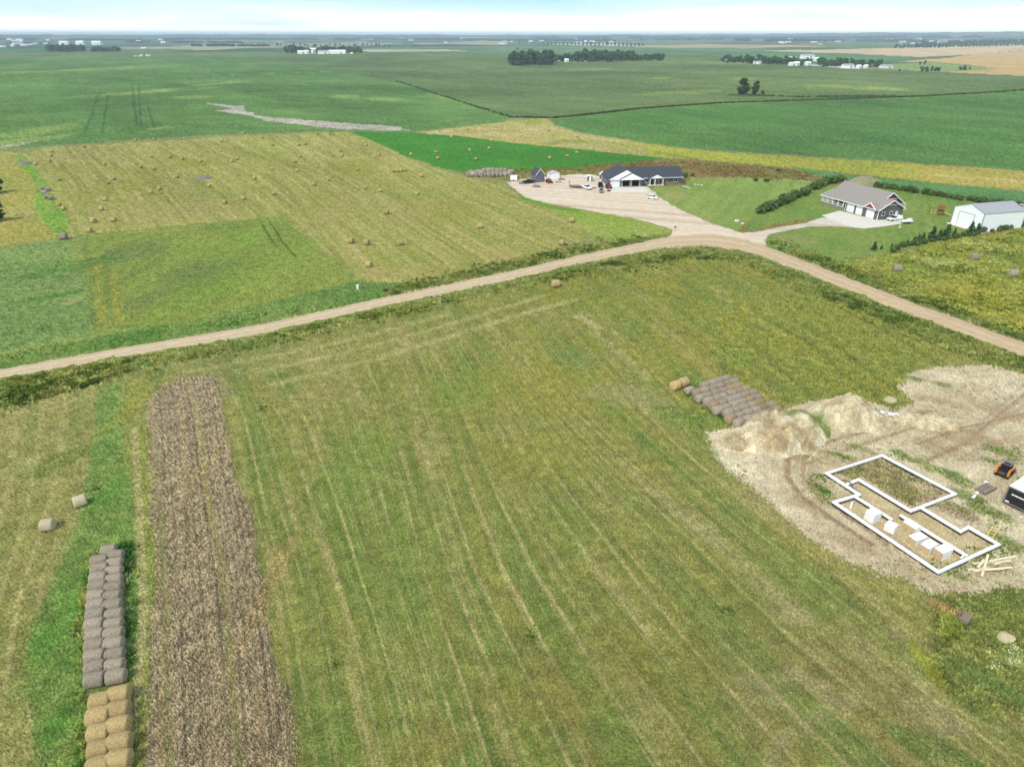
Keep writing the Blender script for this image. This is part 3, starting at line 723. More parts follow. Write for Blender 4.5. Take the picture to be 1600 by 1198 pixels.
    stripes(i, uu, .76, .22, (84, 74, 62), (98, 86, 72), .6, 501, .1); stripes(i, uu + .3, 1.52, .3, (176, 158, 116), (160, 142, 104), .5, 506, .15); stripes(i, uu + .6, 2.2, .5, (196, 168, 116), (178, 152, 104), .55, 511, .3)
    stripes(i, uu + 1.6, 6.0, .6, (140, 150, 74), (150, 150, 80), .45, 521, .3)
    # ---- roadside ditches
    ctr = [((a[0] + b[0]) / 2, (a[1] + b[1]) / 2) for a, b in zip(ROAD_UP, ROAD_LO)]
    idx = np.nonzero(vis & (r < 420))[0]
    d = seg_dist(ctr, idx)
    D = np.full(n, 1e9); D[idx] = d
    # which side of the road: below it in the picture is the near side
    cy_ = np.interp(PX, [p[0] for p in ctr], [p[1] for p in ctr])
    near = PY > cy_
    wid = 7.5 + 3.0 * (n_mid - .5) + np.where(near, 1.0 + 3 * sstep(200, -50, PX) + 3.5 * sstep(900, 1100, PX), 0)
    dm = (D < wid + 1.2 * jx * .4) & vis & ~(~near & (PX > 1040) & (PX < 1215))
    dn = dm & (near | (PX > 600))
    paint(dn, (98, 116, 50), (142, 144, 72), con(.5 * n_small + .5 * n_mid, 3), g=1.2, ro=.5)
    dl = dm & near & (PX < 700); paint(dl, (104, 118, 52), (150, 150, 80), con(n_small, 2.4), .7)
    dg = (D < 5.2 + jx * .5) & vis & near; paint(dg, (122, 148, 66), (140, 152, 74), n_small, .55)
    # brighter grass in the far ditch on the left; wide ditch on the lower left
    m = inside([(-300, 640), (0, 596), (150, 568), (215, 560), (180, 600), (120, 606), (40, 634), (-20, 660), (-300, 740)], 2, .8); paint(m, (112, 128, 56), (152, 154, 82), con(n_small * .6 + n_mid * .4, 2.8), g=1.2, ro=.55)
    for cx, cy, rx, ry in ((190, 585, 20, 10), (215, 575, 26, 8)): blob(cx, cy, rx, ry, (104, 146, 72), (124, 152, 80), .7, 1.0, .4)
    # shoulders
    sh = (D < 4.4) & vis & ~dm; 
    # ---- weeds round the bale row, bale block
    trail([(152, 850), (138, 930), (136, 1060), (128, 1150)], 1.0, (106, 146, 58), (150, 160, 86), .6)
    # ---- lower-right rough corner
    m = inside([(1900, 840), (1600, 905), (1560, 930), (1470, 945), (1450, 1010), (1460, 1060), (1500, 1100), (1600, 1130), (1900, 1250)], 1.5, .8)
    paint(m, (138, 140, 68), (112, 128, 58), con(n_small * .5 + n_mid * .5, 2.6), .75, g=1.2, ro=.2)
    for cx, cy, rx, ry in ((1530, 1060, 50, 20), (1580, 1090, 40, 14), (1480, 1180, 90, 20)): blob(cx, cy, rx, ry, (104, 136, 64), (120, 144, 72), .55, 1.0, .15)
    blob(1450, 1040, 16, 30, (160, 158, 56), (150, 156, 60), .8); blob(1475, 950, 26, 14, (196, 156, 98), (180, 150, 92), .7); blob(1570, 960, 60, 24, (140, 140, 66), (120, 132, 58), .6)
    blob(1550, 1030, 30, 16, (150, 150, 70), (130, 144, 66), .5)
    # ---- construction site
    dirt = inside([(1092, 672), (1150, 664), (1190, 655), (1225, 641), (1262, 633), (1300, 628), (1366, 633), (1385, 642), (1425, 622), (1395, 600), (1425, 581), (1480, 576), (1540, 572), (1600, 588), (1750, 600), (1750, 880), (1600, 918), (1530, 940), (1470, 938), (1430, 908), (1380, 890), (1330, 872), (1290, 850), (1250, 820), (1215, 793), (1180, 762), (1140, 725), (1108, 700)], 2.0, .5)
    paint(dirt, pale((230, 214, 176), 1.08), (208, 188, 150), con(.5 * n_mid + .3 * n_small + .2 * n_big, 2.6), g=.55, ro=.1)
    for cx, cy, rx, ry in ((1500, 680, 70, 16), (1470, 700, 40, 14), (1560, 640, 60, 14), (1250, 720, 20, 30), (1260, 790, 30, 20), (1330, 850, 50, 16), (1270, 760, 24, 30), (1480, 630, 40, 8), (1420, 860, 60, 14)):
        blob(cx, cy, rx, ry, (182, 156, 120), (200, 176, 138), .8)
    for cx, cy, rx, ry in ((1430, 655, 50, 10), (1330, 690, 60, 8), (1540, 600, 60, 10), (1150, 715, 26, 16), (1480, 590, 50, 8), (1570, 740, 40, 14), (1240, 800, 30, 12)): blob(cx, cy, rx, ry, pale((236, 222, 186), 1.12), pale((228, 212, 174), 1.05), .6)
    rk = random.Random(21)
    for dlt in range(7):
        o = rk.uniform(0, 34); v_ = rk.uniform(.35, .85)
        trail([(1450 + o, 640 + o * .4), (1360, 668 + o * .8), (1280, 690 + o), (1228 + o, 712 + o * .5), (1225 + o, 745), (1250 + o, 780 - o * .3), (1300 + o, 815 - o * .2), (1360 + o, 852)], .18 + .25 * rk.random(), (166, 140, 106), (182, 156, 122), v_)
        trail([(1420 + 3 * o, 690 + o), (1490 + 2 * o, 665 + o), (1600, 640 + 1.6 * o)], .15 + .3 * rk.random(), (164, 136, 104), (180, 154, 120), v_ * .8)
        trail([(1440 + 2 * o, 720), (1500 + o, 690 + o), (1600, 600 + 4 * o)], .15 + .25 * rk.random(), (166, 140, 106), (182, 156, 122), v_ * .8)
    for cx, cy, rx, ry in ((1310, 712, 36, 8), (1340, 700, 24, 7), (1285, 725, 12, 6), (1290, 770, 16, 12), (1282, 745, 8, 6), (1430, 720, 24, 5), (1465, 735, 26, 6), (1500, 752, 20, 7), (1405, 708, 14, 4), (1550, 722, 18, 7), (1575, 708, 26, 8), (1510, 775, 22, 8), (1545, 800, 20, 8), (1580, 855, 22, 12), (1535, 882, 40, 9), (1490, 900, 34, 8), (1440, 905, 20, 6), (1410, 880, 16, 5), (1525, 795, 14, 6), (1480, 790, 30, 7), (1595, 750, 14, 8), (1425, 590, 26, 5), (1470, 600, 20, 5)):
        blob(cx, cy, rx, ry, (112, 138, 60), (150, 152, 86), .85, 1.1, .22)
    # inside the foundation: rough soil in the garage, smooth sand in the house part
    m = inside([(1300, 738), (1380, 716), (1484, 771), (1424, 793), (1345, 745), (1330, 752)], .4, .2); paint(m, (196, 172, 132), (146, 138, 84), con(.5 * n_small + .5 * n_mid, 2.6), g=1.1, ro=.18)
    blob(1450, 782, 20, 8, (176, 144, 110), (150, 126, 92), .7); blob(1415, 740, 24, 10, (128, 138, 72), (150, 146, 86), .7); blob(1440, 765, 18, 8, (216, 196, 150), (196, 172, 128), .7)
    m = inside([(1310, 784), (1340, 775), (1346, 752), (1424, 795), (1442, 791), (1500, 828), (1515, 822), (1556, 848), (1468, 886)], .2, .15); paint(m, pale((222, 202, 156), 1.08), (206, 184, 138), con(n_small, 1.8), g=.5, ro=.03)
    blob(1390, 830, 40, 12, (204, 178, 138), (214, 190, 148), .6)
    blob(1490, 800, 26, 10, (168, 146, 112), (140, 128, 84), .7, 1.1, .25)
    # quiet under hard surfaces
    quiet = np.zeros(n, bool)
    rp = ROAD_UP + ROAD_LO[::-1]
    for p in (rp, YARD, DRIVE, APRON, PAD1, SHOPPAD): quiet |= inside(p, 0, 0)
    paint(quiet, (206, 184, 152), (190, 166, 134), n_small)
    rough[quiet] = 0
    # fine albedo mottling; far fields also get their rolling light and dark painted in
    k_ = grain * sstep(3000, 600, r)
    C *= (1 + (.80 * (fine - .5) + .35 * (fbm(x, y, .9, 121, 2) - .5)) * np.minimum(k_, 1.2) + .45 * (n_far - .5) * sstep(150, 400, r) + .45 * (fbm(x + y * .6, y * .25, 30, 123, 3) - .5) * sstep(150, 400, r))[:, None]
    # relief
    nearw = sstep(420, 250, r)
    z = z + rough * nearw * (1.2 * n_small + .8 * fine * sstep(160, 60, r) + 1.0 * fbm(x, y, 1.2, 99, 2) - 1.0) * 1.5
    z[quiet] = height(x, y)[quiet] - .06
    corn = PY < 0
    v = np.stack([x, y, z], 1)
    f = []
    a = np.arange(na); b = (a + 1) % na
    for k in range(nr - 1):
        f.append(np.stack([k * na + a, k * na + b, (k + 1) * na + b, (k + 1) * na + a], 1))
    f = np.concatenate(f)[:, ::-1]
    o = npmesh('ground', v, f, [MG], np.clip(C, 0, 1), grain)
    o['kind'] = 'structure'
    return o
ground = build_ground()

# ------------------------------------------------------------------ roads, yards, pads
def densify(pts, step):
    out = []
    for p, q in zip(pts[:-1], pts[1:]):
        k = max(1, int((q - p).length / step))
        for i in range(k): out.append(p.lerp(q, i / k))
    return out + [pts[-1]]
def catmull(pts, sub=10):
    out = []
    P = [pts[0]] + list(pts) + [pts[-1]]
    for i in range(1, len(P) - 2):
        p0, p1, p2, p3 = P[i - 1], P[i], P[i + 1], P[i + 2]
        for k in range(sub):
            t = k / sub
            out.append(.5 * ((2 * p1) + (p2 - p0) * t + (2 * p0 - 5 * p1 + 4 * p2 - p3) * t * t + (3 * p1 - p0 - 3 * p2 + p3) * t ** 3))
    return out + [pts[-1]]
def strip_road(name, up, lo, sub=26, nc=21, crown=.18):
    A = np.array([list(p) for p in catmull(GP(up), sub)]); B = np.array([list(p) for p in catmull(GP(lo), sub)])
    t = np.linspace(0, 1, nc)[None, :, None]
    L = len(A)
    ea = (vnoise(A[:, 0] / 1.6, A[:, 1] / 1.6, 5) - .5) * .09 + (vnoise(A[:, 0] / .5, A[:, 1] / .5, 6) - .5) * .05
    eb = (vnoise(B[:, 0] / 1.6, B[:, 1] / 1.6, 7) - .5) * .09 + (vnoise(B[:, 0] / .5, B[:, 1] / .5, 8) - .5) * .05
    t = t * (1 + eb - ea)[:, None, None] + ea[:, None, None]
    P = A[:, None] * (1 - t) + B[:, None] * t
    tt = np.linspace(0, 1, nc)[None, :].repeat(L, 0)
    P[..., 2] = .03 + crown * np.sin(np.pi * tt) ** .8
    P[:, 0, 2] = P[:, -1, 2] = -.12
    x, y = P[..., 0], P[..., 1]
    px = np.interp(np.arange(L), np.linspace(0, L - 1, len(up)), [p[0] for p in up])[:, None]
    warm = sstep(700, 1300, px) + 0 * tt
    c = (alb(pale((220, 197, 162), 1.08))[None, None] * (1 - warm[..., None]) + alb(pale((216, 189, 150), 1.06))[None, None] * warm[..., None])
    wheel = np.exp(-((np.abs(tt - .5) - .2) / .07) ** 2)
    mid = np.exp(-((tt - .5) / .05) ** 2)
    edge = sstep(.14, .0, np.minimum(tt, 1 - tt))
    nn = fbm(x, y, 4, 15, 3); n2 = fbm(x, y, .8, 16, 2); n3 = fbm(x * .3 + y, y * .3 - x * .1, 6, 18, 3)
    k = 1 + .05 * (nn - .5) + .14 * (n2 - .5) - .10 * wheel * (.5 + n3) + .06 * mid + .10 * (n3 - .5)
    c = c * k[..., None]
    red = (wheel * .5 * n3)[..., None]
    c = c * (1 - red) + alb(pale((198, 170, 142), 1.15))[None, None] * red
    g = (edge * (n2 > .42))[..., None] * .75
    c = c * (1 - g) + alb((142, 146, 78))[None, None] * g
    a = np.arange(nc - 1)
    f = np.concatenate([np.stack([i * nc + a, i * nc + a + 1, (i + 1) * nc + a + 1, (i + 1) * nc + a], 1) for i in range(L - 1)])
    o = npmesh(name, P.reshape(-1, 3), f, [MROAD], np.clip(c.reshape(-1, 3), 0, 1), np.full(L * nc, .35))
    o['kind'] = 'structure'
    return o
strip_road('road', ROAD_UP, ROAD_LO)

def inpoly(px, py, poly):
    ins = np.zeros(px.shape, bool)
    k = len(poly)
    for i in range(k):
        x1, y1 = poly[i]; x2, y2 = poly[(i + 1) % k]
        if y1 == y2: continue
        ins ^= ((y1 > py) != (y2 > py)) & (px < (x2 - x1) * (py - y1) / (y2 - y1) + x1)
    return ins
def patch(name, poly, z, colf, rag=.5, step=.5, m=MROAD, grain=.4):
    W = [G(a, b) for a, b in poly]
    W = densify(W + [W[0]], .6)[:-1]
    pts = []
    for i, p in enumerate(W):
        q = W[(i + 1) % len(W)]; d = (q - p).normalized(); nrm = Vector((d.y, -d.x, 0))
        k = (vnoise(np.array(p.x / 2.3), np.array(p.y / 2.3), 21) - .5) * 2 * rag + (vnoise(np.array(p.x / .7), np.array(p.y / .7), 22) - .5) * rag
        pts.append((p.x + nrm.x * float(k), p.y + nrm.y * float(k)))
    P = np.array(pts); lo, hi = P.min(0), P.max(0)
    gx = np.arange(lo[0] - step, hi[0] + step, step); gy = np.arange(lo[1] - step, hi[1] + step, step)
    X, Y = np.meshgrid(gx, gy)
    ins = inpoly(X + step / 2, Y + step / 2, pts)
    nx = len(gx)
    jj, ii = np.nonzero(ins[:-1, :-1])
    f = np.stack([jj * nx + ii, jj * nx + ii + 1, (jj + 1) * nx + ii + 1, (jj + 1) * nx + ii], 1)
    used, inv = np.unique(f, return_inverse=True)
    x = X.ravel()[used]; y = Y.ravel()[used]
    v = np.stack([x, y, np.full(len(x), z)], 1)
    o = npmesh(name, v, inv.reshape(f.shape), [m], np.clip(colf(x, y), 0, 1), np.full(len(x), grain))
    o['kind'] = 'structure'
    return o
def gravelcol(a, b, c):
    def fn(x, y):
        n1 = fbm(x, y, 14, 25, 3); n2 = fbm(x, y, 1.5, 26, 2); n3 = fbm(x * .35 + y, y * .3 + x * .1, 3.0, 27, 2)
        t = np.clip((n1 - .5) * 2.2 + .5, 0, 1)[:, None]
        k = alb(a) * (1 - t) + alb(b) * t
        s = (np.clip((n3 - .55) * 4, 0, 1) * .6)[:, None]
        return (k * (1 - s) + alb(c) * s) * (1 + .2 * (n2 - .5))[:, None]
    return fn
patch('gravel_yard', YARD, .02, gravelcol(pale((232, 214, 190)), pale((222, 202, 174), 1.2), (204, 180, 152)), .8, .45)
patch('driveway', DRIVE, .026, gravelcol(pale((222, 212, 192)), pale((210, 196, 172), 1.2), (200, 182, 156)), .3, .35)
def slab(name, poly, z, th=.12):
    P = [G(a, b) for a, b in poly]
    mb = MB(); n = len(P)
    vs = [(p.x, p.y, z) for p in P] + [(p.x, p.y, z - th) for p in P]
    mb.add(vs, [tuple(range(n))] + [(i, (i + 1) % n, n + (i + 1) % n, n + i) for i in range(n)], 'concrete')
    o = mb.build(name); o['kind'] = 'structure'; return o
slab('concrete_apron', APRON, .06)
slab('concrete_pad', PAD1, .05)
slab('shop_slab', SHOPPAD, .06)

# ------------------------------------------------------------------ plants as cover: tufts with real blades
def tufts(name, P, hgt, cols, blades=6, wid=.13, lean=.7, mats=None):
    """P (n,3) bases, hgt (n), cols (n,3) albedo"""
    n = len(P); k = blades
    th = RNG.random((n, k)) * 2 * math.pi
    h = hgt[:, None] * (.55 + .6 * RNG.random((n, k)))
    w = wid * (hgt[:, None] / .6) * (.6 + .8 * RNG.random((n, k)))
    ln = lean * h * (.3 + RNG.random((n, k)))
    off = hgt[:, None] * .35
    ox = off * RNG.normal(size=(n, k)); oy = off * RNG.normal(size=(n, k))
    bx = P[:, 0, None] + ox; by = P[:, 1, None] + oy; bz = P[:, 2, None] + 0 * ox
    cx, cy = np.cos(th), np.sin(th)
    v = np.stack([np.stack([bx - cy * w, by + cx * w, bz - .05], -1), np.stack([bx + cy * w, by - cx * w, bz - .05], -1),
                  np.stack([bx + cx * ln + cy * w * .7, by + cy * ln - cx * w * .7, bz + h * .8], -1), np.stack([bx + cx * ln * 1.5 - cy * w * .3, by + cy * ln * 1.5 + cx * w * .3, bz + h], -1)], 2)
    v = v.reshape(-1, 3)
    f = np.arange(n * k * 4).reshape(-1, 4)
    c = (cols[:, None, None, :] * (.75 + .5 * RNG.random((n, k, 1, 1)))).repeat(4, 2).reshape(-1, 3)
    o = npmesh(name, v, f, [mats or MLEAF], np.clip(c, 0, 1), np.full(len(v), .6), smooth=False)
    o['kind'] = 'stuff'
    return o
def along(line, n, spread, bias=0.0):
    W = GP(line); L = np.array([(b - a).length for a, b in zip(W[:-1], W[1:])]); cs = np.concatenate([[0], np.cumsum(L)])
    t = RNG.random(n) * cs[-1]
    out = []
    for s in t:
        i = min(np.searchsorted(cs, s, side='right') - 1, len(L) - 1)
        p = W[i].lerp(W[i + 1], (s - cs[i]) / L[i]); d = (W[i + 1] - W[i]).normalized()
        k = RNG.normal() * spread + bias
        out.append((p.x - d.y * k, p.y + d.x * k))
    P = np.array(out)
    return np.stack([P[:, 0], P[:, 1], height(P[:, 0], P[:, 1])], 1)
def scatter(poly, n):
    W = np.array([[*G(a, b)][:2] for a, b in poly]); lo, hi = W.min(0), W.max(0)
    P = np.zeros((0, 2))
    while len(P) < n:
        q = lo + RNG.random((n * 3, 2)) * (hi - lo)
        P = np.concatenate([P, q[inpoly(q[:, 0], q[:, 1], [tuple(w) for w in W])]])
    P = P[:n]
    return np.stack([P[:, 0], P[:, 1], height(P[:, 0], P[:, 1])], 1)
def pick(P, cs, sc=5.0, seed=0):
    t = fbm(P[:, 0], P[:, 1], sc, 300 + seed, 2)
    k = np.clip(((t - .5) * 2.4 + .5 + .25 * RNG.normal(size=len(P))) * len(cs), 0, len(cs) - 1).astype(int)
    return np.array([alb(c) for c in cs])[k]
DITCH = [(84, 104, 40), (104, 124, 50), (128, 138, 60), (156, 154, 84)]
parts = []
def addt(P, h0, h1, cs, sc=5, seed=0):
    keep = fbm(P[:, 0], P[:, 1], 4.5, 700 + seed, 2) + .25 * RNG.random(len(P)) > .50
    P = P[keep]
    px_, py_ = proj(P[:, 0], P[:, 1], P[:, 2])
    ok = np.ones(len(P), bool)
    for poly in (ROAD_UP + ROAD_LO[::-1], YARD, DRIVE, APRON): ok &= ~inpoly(px_, py_ - .8, poly) & ~inpoly(px_, py_ + 1.6, poly)
    P = P[ok]
    hs = None
    hs = .55 + .9 * fbm(P[:, 0], P[:, 1], 3.5, 710 + seed, 2)
    parts.append((P, .6 * hs * (h0 + (h1 - h0) * RNG.random(len(P)) ** 1.5), pick(P, cs, sc, seed) * 1.7))
off = lambda pts, dy: [(a, b + dy) for a, b in pts]
lo_l = [p for p in ROAD_LO if -120 <= p[0] <= 1000]; lo_r = [p for p in ROAD_LO if 900 <= p[0] <= 1650]
up_m = [p for p in ROAD_UP if 560 <= p[0] <= 1010]; up_r = [p for p in ROAD_UP if 1190 <= p[0] <= 1650]
P = along(off(lo_l, 12), 5200, 1.5); addt(P, .25, .8, DITCH)
P = scatter([(-60, 606), (40, 590), (200, 562), (215, 575), (150, 600), (40, 632), (-60, 665)], 3200); addt(P, .3, .95, DITCH, 3, 2)
P = along(off(lo_r, 15), 4200, 2.6); addt(P, .25, .8, DITCH)
P = along(off(up_m, -9), 2600, 1.8); addt(P, .3, .9, DITCH)
P = along(off(up_r, -9), 2600, 2.2); addt(P, .25, .8, DITCH)
P = along([(640, 455), (560, 470), (400, 498), (200, 530), (0, 562)], 1500, 2.2); addt(P, .15, .45, [(84, 128, 44), (104, 142, 54), (124, 150, 62)])
P = scatter([(1245, 408), (1385, 400), (1600, 360), (1640, 540), (1500, 492), (1400, 455)], 6500); addt(P, .2, .7, [(112, 126, 50), (148, 150, 58), (172, 166, 66), (184, 182, 108)], 6, 4)
P = along([(150, 860), (139, 930), (137, 1060), (131, 1198)], 800, .35); addt(P, .3, .8, [(88, 130, 50), (130, 150, 66), (172, 172, 92)], 2, 5)
P = along([(190, 850), (192, 930), (193, 1040)], 700, .5); addt(P, .3, .8, [(70, 118, 44), (92, 134, 54), (150, 160, 100)], 2, 6)
P = along([(1072, 612), (1110, 640), (1150, 662), (1190, 660), (1228, 640)], 600, .6); addt(P, .2, .6, [(70, 114, 44), (96, 132, 54), (120, 140, 64)], 2, 7)
P = scatter([(1460, 930), (1600, 910), (1640, 930), (1640, 1120), (1540, 1110), (1470, 1060)], 1500); addt(P, .08, .3, [(112, 134, 60), (136, 146, 70), (170, 168, 100)], 2, 8)
P = scatter([(1475, 960), (1500, 965), (1495, 1000), (1470, 1000)], 260); addt(P, .3, .8, [(140, 150, 66), (160, 164, 80)], 2, 9)
P = scatter([(1540, 1015), (1590, 1010), (1600, 1050), (1550, 1050)], 160); addt(P, .3, .7, [(190, 192, 140), (150, 160, 92)], 2, 9)
for cx, cy, n_, h in ((1133, 948, 90, .4), (1040, 928, 60, .2), (700, 1048, 40, .3), (525, 1040, 60, .2), (640, 1070, 60, .25), (836, 990, 30, .3), (150, 762, 50, .4), (1000, 1075, 20, .25), (410, 640, 30, .3)):
    n_ *= 2; h *= 1.0; c = G(cx, cy); P = np.stack([c.x + RNG.normal(size=n_) * .55, c.y + RNG.normal(size=n_) * .5, np.zeros(n_)], 1); addt(P, h * .5, h, [(66, 104, 42), (92, 124, 54)], 1, 10)
for line, n_ in (([(1275, 725), (1320, 710), (1365, 695)], 500), ([(1395, 705), (1440, 722), (1500, 755), (1530, 790), (1560, 830)], 800), ([(1282, 740), (1290, 775), (1300, 790)], 300), ([(1545, 720), (1600, 705)], 350), ([(1450, 905), (1530, 880), (1600, 850)], 700), ([(1400, 876), (1440, 905)], 150)):
    P = along(line, n_, 1.1); addt(P, .12, .4, [(92, 128, 48), (120, 142, 60), (168, 164, 104)], 2, 11)
P = scatter([(1320, 738), (1382, 722), (1470, 770), (1424, 785)], 500); addt(P, .08, .3, [(110, 128, 60), (150, 146, 90)], 2, 12)
P = scatter([(720, 266), (860, 262), (1000, 250), (1200, 262), (1280, 272), (1240, 284), (1080, 272), (1000, 268), (830, 272)], 3200); addt(P, .4, 1.0, [(122, 118, 58), (146, 112, 68), (140, 140, 70)], 14, 13)
tufts('tall_grass', np.concatenate([p[0] for p in parts]), np.concatenate([p[1] for p in parts]), np.concatenate([p[2] for p in parts]), blades=8)
# standing corn along the field edges: a dark leafy wall
P = np.concatenate([along([(800, 184), (868, 185), (1000, 170.5), (1130, 161.5), (1290, 156.5), (1440, 151.5), (1600, 141.5), (1750, 132)], 2300, .8, .8), along([(1140, 149), (1250, 152), (1400, 151)], 200, 1.0),
                    along([(620, 128), (710, 156), (800, 184)], 260, .6)])
tufts('corn_plants', P, 1.0 + .5 * RNG.random(len(P)), pick(P, [(92, 120, 60), (106, 130, 66)], 20), blades=5, wid=.16, lean=.35)

# ------------------------------------------------------------------ trees and shrubs
def leafmesh(name, blobs, n, size, cols, trunk=None, seed=1, up=.35, droop=0):
    rg = np.random.default_rng(seed)
    wts = np.array([b[3] * b[4] * b[5] for b in blobs]) ** .67
    k = rg.choice(len(blobs), n, p=wts / wts.sum())
    B = np.array(blobs)[k]
    d = rg.normal(size=(n, 3)); d /= np.linalg.norm(d, axis=1)[:, None]
    rad_ = (.45 + .6 * rg.random(n)) ** .6
    c = B[:, :3] + d * B[:, 3:6] * rad_[:, None]
    nm = d + rg.normal(size=(n, 3)) * .5 + np.array([0, 0, up]); nm /= np.linalg.norm(nm, axis=1)[:, None]
    a = np.cross(nm, rg.normal(size=(n, 3))); a /= np.linalg.norm(a, axis=1)[:, None]
    b = np.cross(nm, a)
    s = size * (.6 + .8 * rg.random(n))[:, None]
    v = np.stack([c - a * s - b * s * .6, c + a * s * .8 - b * s * .8, c + a * s + b * s * .7, c - a * s * .7 + b * s], 1).reshape(-1, 3)
    f = np.arange(n * 4).reshape(-1, 4)
    bl = rg.random(len(blobs))[k]
    t = np.clip(.5 * bl + .5 * rg.random(n), 0, 1)[:, None]
    col = alb(cols[0]) * (1 - t) + alb(cols[1]) * t
    return v, f, np.repeat(col, 4, 0)
def blobset(kind, rg):
    B = []
    if kind == 'round':
        for i in range(11):
            t = rg.random() * 6.28; r = rg.random() ** .5 * 2.6; z = 1.6 + rg.random() * 7.6; s = 1.2 + rg.random() * 1.1
            B.append((r * math.cos(t) * (1.1 - abs(z - 5) * .1), r * math.sin(t) * (1.1 - abs(z - 5) * .1), z, s, s, s * .85))
    elif kind == 'tall':
        for i in range(26):
            t = rg.random() * 6.28; z = 1.8 + rg.random() * 11.2; r = rg.random() ** .5 * 2.5 * (1.1 - abs(z - 6.5) / 9); s = 1.0 + rg.random() * .7
            B.append((r * math.cos(t), r * math.sin(t), z, s, s, s * 1.2))
    elif kind == 'cone':
        for i in range(12):
            z = .4 + i * .3; r = (4.2 - z) * .24
            for j in range(3):
                t = rg.random() * 6.28; B.append((r * .55 * math.cos(t), r * .55 * math.sin(t), z, r * .6 + .12, r * .6 + .12, .3))
    elif kind == 'shrub':
        for i in range(6):
            t = rg.random() * 6.28; r = rg.random() * .6; s = .5 + rg.random() * .35
            B.append((r * math.cos(t), r * math.sin(t), .5 + rg.random() * .8, s, s, s))
    return B
def trunkmesh(mb, h, r, rg, limbs=4, m='bark'):
    mb.cyl((0, 0, -.2), (.1 * h * (rg.random() - .5), .1 * h * (rg.random() - .5), h), r, m, 8, r * .35)
    for i in range(limbs):
        t = rg.random() * 6.28; z = h * (.35 + .45 * rg.random()); L = h * .4
        mb.cyl((0, 0, z), (L * .5 * math.cos(t), L * .5 * math.sin(t), z + L * .6), r * .45, m, 6, r * .12)
PROTO = {}
def proto(key, kind, n, size, cols, h, r, seed, oneobj=True):
    rg = random.Random(seed)
    B = blobset(kind, rg)
    v, f, c = leafmesh(key, B, n, size, cols, seed=seed)
    PROTO[key] = (v, f, c, h, r, seed)
for s in range(5):
    proto(f'far{s}', 'round', 420, .62, ((76, 108, 70), (126, 154, 100)), 6, .28, 10 + s)
    proto(f'shrub{s}', 'shrub', 230, .20, ((106, 136, 72), (152, 174, 98)), .8, .06, 30 + s)
    proto(f'cone{s}', 'cone', 420, .16, ((74, 110, 70), (118, 148, 96)), 3.2, .09, 50 + s)
for s in range(2): proto(f'tall{s}', 'tall', 2300, .40, ((74, 104, 60), (122, 148, 88)), 10.5, .42, 70 + s)
FARM = {}
def plant(name, key, loc, sc, label, cat, group, rz=None, parts_=False):
    v, f, c, h, r, seed = PROTO[key]
    rz = random.random() * 6.28 if rz is None else rz
    if parts_:
        t = thing(name, label, cat, loc, rz, group); t.scale = sc
        key = key + '_parts'
        if key not in FARM:
            o = npmesh('crown', v, f, [MLEAF], c, None, False)
            mb = MB(); trunkmesh(mb, h, r, random.Random(seed)); q = mb.build('trunk')
            FARM[key] = (o.data, q.data); bpy.data.objects.remove(o); bpy.data.objects.remove(q)
        for nm, d in zip(('crown', 'trunk'), FARM[key]):
            o = bpy.data.objects.new(nm, d); COL.objects.link(o); o.parent = t
        return t
    if key not in FARM:
        mb = MB(); trunkmesh(mb, h, r, random.Random(seed), 3)
        tv = np.array(mb.v); o0 = len(v)
        quads = [q if len(q) == 4 else None for q in mb.f]
        tf = np.array([q for q in quads if q])
        o = npmesh(name, np.concatenate([v, tv]), np.concatenate([f, tf + o0]), [MLEAF], np.concatenate([c, np.tile(alb((84, 72, 58)), (len(tv), 1))]), None, False)
        FARM[key] = o.data
    else:
        o = bpy.data.objects.new(name, FARM[key]); COL.objects.link(o)
    o.location = loc; o.scale = sc; o.rotation_euler = (0, 0, rz)
    return tag(o, label, cat, group)
# the two cottonwoods standing in the corn
for (px, py, s, sz, k), lb in zip(((1161, 148, 1.4, 1.05, 0), (1180, 148.5, 1.0, .85, 1)), ('taller and wider of two lone trees standing in the green corn field', 'smaller right-hand one of two lone trees standing in the green corn field')):
    plant('tree', f'tall{k}', G(px, py), (s * 1.35, s * 1.35, sz), lb, 'tree', 'lone trees in the corn', parts_=True)
plant('shrub', 'shrub2', G(1192, 147.5), (2.0, 2.0, 1.8), 'low bush right of the two lone trees in the corn', 'bush', None)
def grove(desc, spots, hmul, group):
    spots = sorted(spots)
    for i, (px, py, hpx) in enumerate(spots):
        p = G(px, py); d = p.length
        hm = hpx * d / F * hmul
        s = hm / 10.2
        w = s * random.uniform(1.0, 1.35)
        plant('tree', f'far{random.randrange(5)}', p, (w, w, s), f'dark tree {desc}, {ordn(i + 1)} from left', 'tree', group)
rr_ = random.Random(3)
grove('in the dense clump left of the shelterbelt', [(800 + i * 3.7, 103 - rr_.random() * 4, 14 + rr_.random() * 5) for i in range(17)], 1.0, 'trees of the dense clump')
grove('in the long shelterbelt', [(866 + i * 3.15 + rr_.random() * 2, 97.5 - .025 * i - rr_.random() * 3.2, (9 + rr_.random() * 3.5) * (1.15 if 10 < i < 40 else .75)) for i in range(54)], 1.0, 'trees of the long shelterbelt')
grove('in the right farmstead left belt', [(1128 + i * 3.4 + rr_.random() * 2, 98.5 + i * .12 - rr_.random() * 2.5, 6 + rr_.random() * 5) for i in range(40)], 1.0, 'trees of the left farm belt')
grove('in the right farmstead right belt', [(1278 + i * 3.8 + rr_.random() * 3, 105 + i * .1 - rr_.random() * 4, 6 + rr_.random() * 5) for i in range(26)], 1.0, 'trees of the right farm belt')
